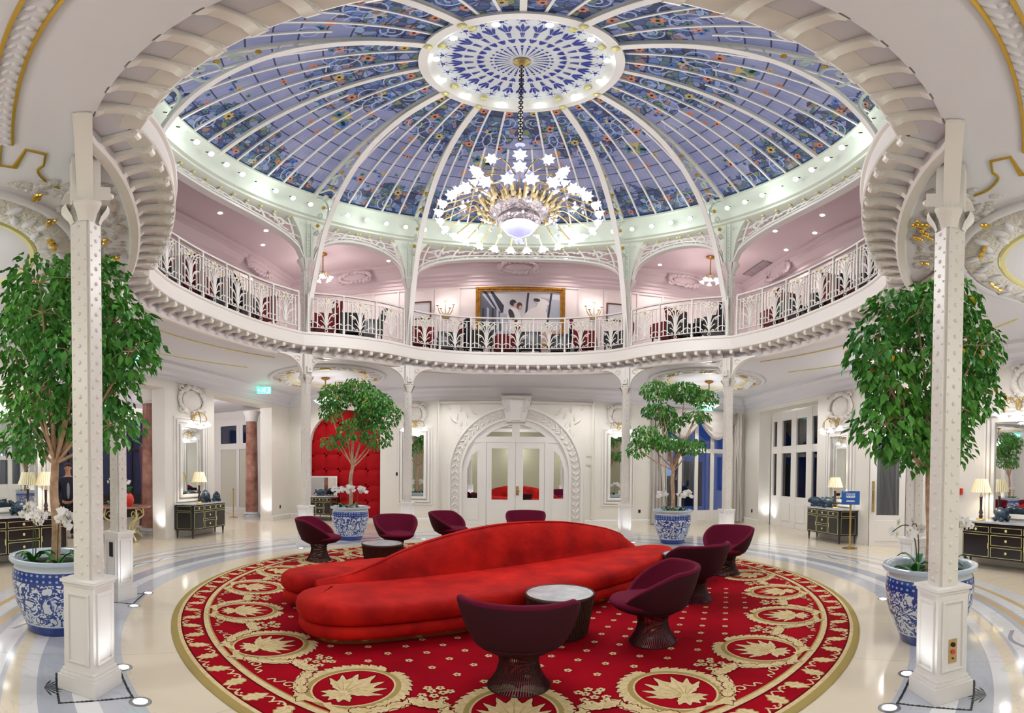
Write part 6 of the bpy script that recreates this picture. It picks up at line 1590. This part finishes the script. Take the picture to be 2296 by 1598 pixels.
for c in COLS[:4]:
    a0 = rad(c[0]); hw = rad(2.75)
    for i in range(34):
        u = i/33*2-1
        for r in (4.77, 5.25):
            p = pol(r, a0+u*hw); mo.obox((p[0], p[1], .0012), (.011, .011, .002), a0)
        p0 = pol(4.77+.48*i/33, a0-hw); p1 = pol(4.77+.48*i/33, a0+hw)
        for p in (p0, p1): mo.obox((p[0], p[1], .0012), (.011, .011, .002), a0)
    for k in range(9):                                            # small palm emblem
        th = a0+pi+(-1.2+.3*k); b = pol(5.34, a0); mo.add([(b[0], b[1], .0015), (b[0]+.1*cos(th-.08), b[1]+.1*sin(th-.08), .0015), (b[0]+.15*cos(th), b[1]+.15*sin(th), .0015), (b[0]+.1*cos(th+.08), b[1]+.1*sin(th+.08), .0015)], [(0, 1, 2, 3)])
tag(build(mo, 'trim_25', mat('black_tesserae', S(30, 34, 36), .3), smooth=0), kind='structure')

# ------------------------------------------------------------ upper gallery: painting, frames, lights, seating
pt = thing('framed_painting', 'big gilt framed painting of ladies on a terrace at the middle of the gallery', 'painting', (.07, YB-.02, 5.32))
mb = MB()
for o, d, wd in ((0, .1, .07), (.06, .07, .08)):
    x, z0, z1 = 1.31-o, o, 2.03-o
    for a in ((-x, -x+wd, z0, z1), (x-wd, x, z0, z1), (-x, x, z0, z0+wd), (-x, x, z1-wd, z1)): mb.box(a[0], a[1], -d, 0, a[2], a[3])
build(mb, 'frame', FRAMEG, pt, smooth=0, bevel=.008)
cvn = [mat('painted_'+n, c, .6) for n, c in (('sky', S(206, 202, 206)), ('slate', S(92, 94, 108)), ('shadow', S(52, 52, 66)), ('dress', S(232, 222, 220)), ('haze', S(176, 178, 190)), ('flesh', S(206, 168, 150)), ('brown', S(80, 56, 48)))]
mb = MB(); L2 = [0]
def pf(P, m): L2[0] += 1; mb.add([(x, -.02-.0006*L2[0], z) for x, z in P], [tuple(range(len(P)))], m)
pf([(-1.2, .1), (1.2, .1), (1.2, 1.93), (-1.2, 1.93)], 0); pf([(-1.2, .1), (-.6, .1), (-.5, .9), (-.6, 1.5), (-.85, 1.8), (-1.2, 1.93)], 1)
for i in range(4): pf([(-1.2+.1*i, 1.9), (-1.12+.1*i, 1.9), (-.78+.1*i, 1.55-.05*i), (-.75+.08*i, 1.3-.05*i), (-.82+.08*i, 1.35-.05*i)], (4, 2)[i % 2])
for i in range(4): pf([(-1.15+.15*i, .2), (-1.08+.15*i, .2), (-1.06+.14*i, 1.3), (-1.12+.14*i, 1.35)], (2, 4)[i % 2])
pf([(-.6, .8), (-.2, .8), (-.2, 1.1), (-.6, 1.15)], 4); pf([(.2, .9), (1.2, .95), (1.2, 1.6), (.6, 1.7)], 4)
for x0, x1 in ((.1, .2), (.75, .88)): pf([(x0, .7), (x0+.06, .7), (x1+.06, 1.85), (x1, 1.85)], 2)
def oval(cx, cz, rx_, rz_, m, rot=0): pf([(cx+rx_*cos(a)*cos(rot)-rz_*sin(a)*sin(rot), cz+rx_*cos(a)*sin(rot)+rz_*sin(a)*cos(rot)) for a in [2*pi*i/18 for i in range(18)]], m)
oval(-.18, 1.0, .2, .34, 3, .2); oval(-.26, 1.1, .08, .2, 2, .3); oval(-.22, 1.5, .1, .11, 2); oval(-.14, 1.42, .06, .08, 5); oval(-.03, 1.4, .08, .12, 6); oval(0, 1.34, .05, .07, 5)
oval(.42, .95, .34, .45, 3, -.6); oval(.62, 1.35, .16, .2, 3, -.5); oval(.62, 1.55, .24, .1, 3, -.35); oval(.48, 1.6, .1, .06, 2, -.2); oval(.3, .4, .8, .3, 3, .1); oval(-.6, .35, .4, .2, 4, .2); oval(.9, .4, .3, .22, 5, .2)
build(mb, 'canvas', cvn, pt, smooth=0)
def framed(label, x, z, w_, h):
    t = thing('framed_picture', label, 'picture', (x, YB-.02, z), 0, 'small dark framed pictures'); mb = MB()
    for a in ((-w_/2, -w_/2+.04, 0, h), (w_/2-.04, w_/2, 0, h), (-w_/2, w_/2, 0, .04), (-w_/2, w_/2, h-.04, h)): mb.box(a[0], a[1], -.04, 0, a[2], a[3])
    build(mb, 'frame', mat('walnut_frame', S(96, 66, 48), .4), t, smooth=0); build(MB().box(-w_/2+.03, w_/2-.03, -.015, -.01, .03, h-.03), 'print', cvn[0], t, smooth=0)
framed('small walnut framed picture behind the column left of the painting', -2.95, 6.35, .75, .6); framed('small walnut framed picture behind the column right of the painting', 3.0, 6.35, .75, .6)
# gallery wall panelling
mb = MB()
for x in (-1.75, -2.45, 1.8, 2.5, -3.6, 3.6, -4.4, 4.4): mb.box(x-.02, x+.02, YB-.03, YB, ZT+.4, 7.4)
mb.box(-7, 7, YB-.03, YB, 7.36, 7.4); mb.box(-7.2, 7.2, YB-.04, YB, ZT, ZT+.2)
for s in (-1, 1):
    for y in (2, 4, 6, 8, 9, 10, 11, 12, 13): mb.box(min(s*7.36, s*7.4), max(s*7.36, s*7.4), y-.02, y+.02, ZT+.3, 7.4)
tag(build(mb, 'trim_24', PINKW, smooth=0), kind='structure')
def girandole(label, x, z):
    t = thing('wall_sconce', label, 'wall light', (x, YB-.02, z), 0, 'upturned gilt gallery sconces'); mb = MB(); mb.lathe([(0, -.12), (.1, -.1), (.13, 0), (.1, .04)], 14, (0, -.12, -.1))
    E = [(-.24, -.16, .22), (0, -.2, .34), (.24, -.16, .22), (-.14, -.2, .1), (.14, -.2, .1)]
    for e in E: mb.tube(catmull([(0, -.1, -.1), (e[0]*.7, e[1], -.02), (e[0], e[1], e[2])], 4), .012, 5); mb.lathe([(.01, 0), (.05, .02), (.03, .03)], 8, e)
    build(mb, 'gilt_arms', GILT, t)
    for e in E: build(MB().sphere((e[0], e[1], e[2]+.04), .022, 8, 6), 'bulb', DOWN, t)
girandole('gilt branched sconce left of the big painting', -2.12, 6.5); girandole('gilt branched sconce right of the big painting', 2.22, 6.5)
dl0 = None
for x, y in ((-5.94, 9.8), (-6.46, 10.5), (5.9, 9.55), (6.74, 9.06), (6.75, 10.34), (-3.72, 12.9), (4.07, 12.9), (-1.21, 13.05), (-.38, 13.08), (.48, 13.08), (1.34, 13.07), (-6.3, 8.4), (6.3, 8.2)):
    if dl0 is None: dl0 = tag(build(MB().lathe([(0, -.006), (.035, -.006), (.04, -.01), (.052, -.008), (.055, 0)], 16), 'ceiling_spotlight', DOWN, loc=(x, y, ZG)), 'tiny lit spotlight sunk in the pink gallery ceiling', 'ceiling light', 'spotlights in the gallery ceiling')
    else: o = dl0.copy(); COL.objects.link(o); o.location = (x, y, ZG)
mb = MB()
vg = thing('air_grille', 'long narrow grey air grille in the pink ceiling at the right of the gallery', 'air grille', (6.75, 11.9, ZG-.002), pi/2)
build(MB().box(-.62, .62, -.16, .16, -.012, 0), 'plate', mat('grey_grille', S(120, 108, 114), .5), vg, smooth=0)
for i in range(24): mb.obox((-.58+.05*i, 0, -.016), (.018, .27, .012), .4)
build(mb, 'slats', PINK, vg, smooth=0)
# gallery armchairs and tables
def armchair(label, loc, rz, m):
    t = thing('gallery_chair', label, 'chair', loc, rz, 'red and black chairs in the gallery')
    build(MB().box(-.27, .27, -.26, .28, .34, .47), 'seat', REDD if m == 0 else DARK, t, smooth=0, bevel=.03)
    bk_ = MB(); bk_.add([(x, y, z) for z, y in ((.44, -.3), (1.0, -.42)) for x in (-.28, .28)]+[(x, y+.09, z) for z, y in ((.44, -.3), (1.02, -.42)) for x in (-.27, .27)], [(0, 1, 3, 2), (4, 6, 7, 5), (0, 2, 6, 4), (1, 5, 7, 3), (2, 3, 7, 6), (0, 4, 5, 1)], 0)
    build(bk_, 'backrest', REDD if m < 2 else NAVY, t, smooth=0, bevel=.03)
    for s in (-1, 1): build(MB().box(s*.3-.03, s*.3+.03, -.3, .26, .3, .66), 'arm', REDD if m == 0 else BLACK, t, smooth=0, bevel=.01)
    for x in (-.24, .24):
        for y in (-.26, .24): build(MB().tube([(x, y, .36), (x*1.05, y*1.05, 0)], [.025, .015], 6), 'leg', BLACK, t)
    return t
gch = {}; ORD = ['first', 'second', 'third', 'fourth', 'fifth', 'sixth', 'seventh', 'eighth', 'ninth', 'tenth']
GT = []
for bay, n, nm in (('back', 8, 'in the back gallery'), ('far left diagonal', 3, 'in the bay left of the painting'), ('far right diagonal', 3, 'in the bay right of the painting'), ('left', 7, 'in the left side gallery'), ('right', 7, 'in the right side gallery')):
    P = resample(BAYS[bay], n=(n+1)*2); rng = random.Random(len(nm))
    order = list(range(1, n+1)); 
    for q in order:
        i = 2*q; u, v = P[i-1], P[i+1]; ang = atan2(v[1]-u[1], v[0]-u[0]); d = .58+.22*(q % 2)
        x, y = P[i][0]+sin(ang)*d, P[i][1]-cos(ang)*d
        m = (q*2+n) % 3; az_ = sorted(atan2(P[2*k][0], P[2*k][1]) for k in order); left = az_.index(atan2(P[i][0], P[i][1]))
        lab = '%s chair %s, %s from its left end' % (('dark red', 'red-backed black', 'navy-backed black')[m], nm, ORD[left])
        rz = ang+pi/2+pi*(q % 2)+rng.uniform(-.35, .35)
        if m not in gch: gch[m] = armchair(lab, (x, y, ZT), rz, m)
        else: dup(gch[m], (x, y, ZT), rz, lab)
gt0 = None
for (x, y), l in (((-1.4, 12.75), 'left of the painting'), ((.05, 12.75), 'in front of the painting'), ((1.6, 12.75), 'right of the painting'), ((-4.7, 11.2), 'in the inward bay left of the painting'), ((4.7, 11.2), 'in the inward bay right of the painting'), ((-6.4, 7.75), 'in the left gallery'), ((-6.4, 5.8), 'in the left gallery, nearer the bracketed edge'), ((6.4, 7.6), 'in the right gallery'), ((6.4, 5.6), 'in the right gallery, nearer the tall ficus')):
    if gt0 is None:
        gt0 = thing('gallery_table', 'low dark round table '+l+', behind the railing', 'table', (x, y, ZT), 0, 'low dark tables in the gallery'); build(MB().lathe([(0, .5), (.34, .5), (.35, .515), (.35, .53), (0, .535)], 28), 'top', BLACK, gt0); build(MB().lathe([(0, 0), (.2, 0), (.2, .02), (.03, .05), (.03, .5), (0, .5)], 16), 'pedestal', BLACK, gt0)
    else: dup(gt0, (x, y, ZT), 0, 'low dark round table '+l+', behind the railing')
for (x, y, s) in ((-6.9, 10.2, -1), (6.95, 10.0, 1), (6.95, 11.5, 1)):
    drape({-6.9: 'pinkish drape on the left gallery wall', 6.95: 'pinkish drape on the right gallery wall, '+('nearer' if y < 11 else 'farther')+' one'}[x], (x, y, ZT+.02), -s*pi/2, .9, 2.7, 6, 0, .05, PINKW, False)
# ------------------------------------------------------------ lights at the lamps of the place, plus added fills
def pl_(nm, loc, e, col=(1, .95, .88), r=.12, typ='POINT', **k):
    l = bpy.data.lights.new(nm, typ); l.energy = e; l.color = col; l.shadow_soft_size = r
    o = bpy.data.objects.new(nm, l); COL.objects.link(o); o.location = loc
    for a, b in k.items(): setattr(l, a, b)
    return o
WARM, NEUT, COOL = (1, .88, .72), (1, .975, .95), (.9, .95, 1)
for i in range(6):
    a = 2*pi*i/6; pl_('chandelier_light', (1.0*cos(a), CY+1.0*sin(a), 5.1), 62, (.97, .97, 1), .15)
pl_('chandelier_top', (0, CY, 6.6), 25, (.97, .97, 1), .2)
for i in range(12):
    pl_('cove_light', pol(4.42, rad(30*i+15), 7.6), 4, (.86, 1, .94), .06)
for x, y in PEND: pl_('pendant_light', (x, y, ZC-.8), 36, NEUT, .12)
for x, y in ((-5.3, 11.8), (5.2, 11.8)): pl_('gallery_pendant_light', (x, y, ZG-1.0), 45, (1, .9, .86), .12)
for x in (-2.12, 2.22): pl_('gallery_sconce_light', (x, YB-.35, 6.85), 5, (1, .92, .86), .08)
for s in (-1, 1):
    for y in (8.6, 3.75): pl_('sconce_light', (s*6.95, y, 2.7), 4, NEUT, .08)
    pl_('sconce_light', (s*3.06, YB-.42, 2.75), 4, NEUT, .08)
for x, y, z in ((-7.02, 8.48, 1.45), (7.05, 8.45, 1.45), (-7.0, 4.24, 1.48), (7.0, 4.36, 1.48)): pl_('table_lamp_light', (x, y, z), 8, WARM, .04); 
for x, y in ((-5.94, 9.8), (-6.46, 10.5), (5.9, 9.55), (6.74, 9.06), (6.75, 10.34), (-3.72, 12.9), (4.07, 12.9), (-1.21, 12.9), (1.34, 12.9), (-6.3, 6.6), (6.3, 6.6), (-6.3, 4.0), (6.3, 4.0)):
    pl_('gallery_spot', (x, y, ZG-.05), 66, (1, .94, .91), .05, 'SPOT', spot_size=rad(120), spot_blend=.8)
for c in COLS:
    for s in (-1, 1):
        a = rad(c[0]+s*3.7); p = pol(4.74, a, .03); q = pol(RC, rad(c[0]), 1.3)
        o = pl_('floor_spot', p, 9, COOL, .05, 'SPOT', spot_size=rad(75), spot_blend=.7)
        o.rotation_euler = (Vector(q)-Vector(p)).to_track_quat('-Z', 'Y').to_euler()
for x, y, tx_, ty in ((-7.2, 12.35, -7.55, 12.45), (-7.2, 7.58, -7.5, 7.66), (7.4, 12.5, 7.6, 12.6)):
    o = pl_('pier_spot', (x-.25*(1 if x < 0 else -1), y-.2, .04), 25, COOL, .05, 'SPOT', spot_size=rad(80), spot_blend=.8); o.rotation_euler = (Vector((tx_, ty, 1.6))-o.location).to_track_quat('-Z', 'Y').to_euler()
pl_('lobby_light', (-9.6, 10.5, 3.5), 130, (1, .94, .96), .3); pl_('lobby_light', (-9.8, 5.2, 3.5), 50, (1, .94, .96), .3); pl_('drape_fill', (8.0, 11.3, 3.5), 30, NEUT, .3); pl_('drape_fill', (7.45, 6.8, 3.3), 45, NEUT, .3)  # unseen right-hand lights added to brighten the drapes
# fill spots added to brighten the space under the gallery, no fittings
for x, y in ((-6.2, 9.5), (-6.2, 6.2), (6.2, 9.5), (6.2, 6.2), (-2, 12.6), (2, 12.6), (0, -.6), (-3.5, -.4), (3.5, -.4), (-6.2, 3.4), (6.2, 3.4), (-5.8, 12.6), (5.8, 12.6)):
    pl_('under_gallery_fill', (x, y, ZC-.08), 85, NEUT, .1, 'SPOT', spot_size=rad(140), spot_blend=1)

# unseen fill lights added behind the viewer to brighten the near ceiling
for x, y in ((-3.2, -1.0), (0, -1.4), (3.2, -1.0)): pl_('near_ceiling_fill', (x, y, 2.9), 42, (1, .98, .97), .25)
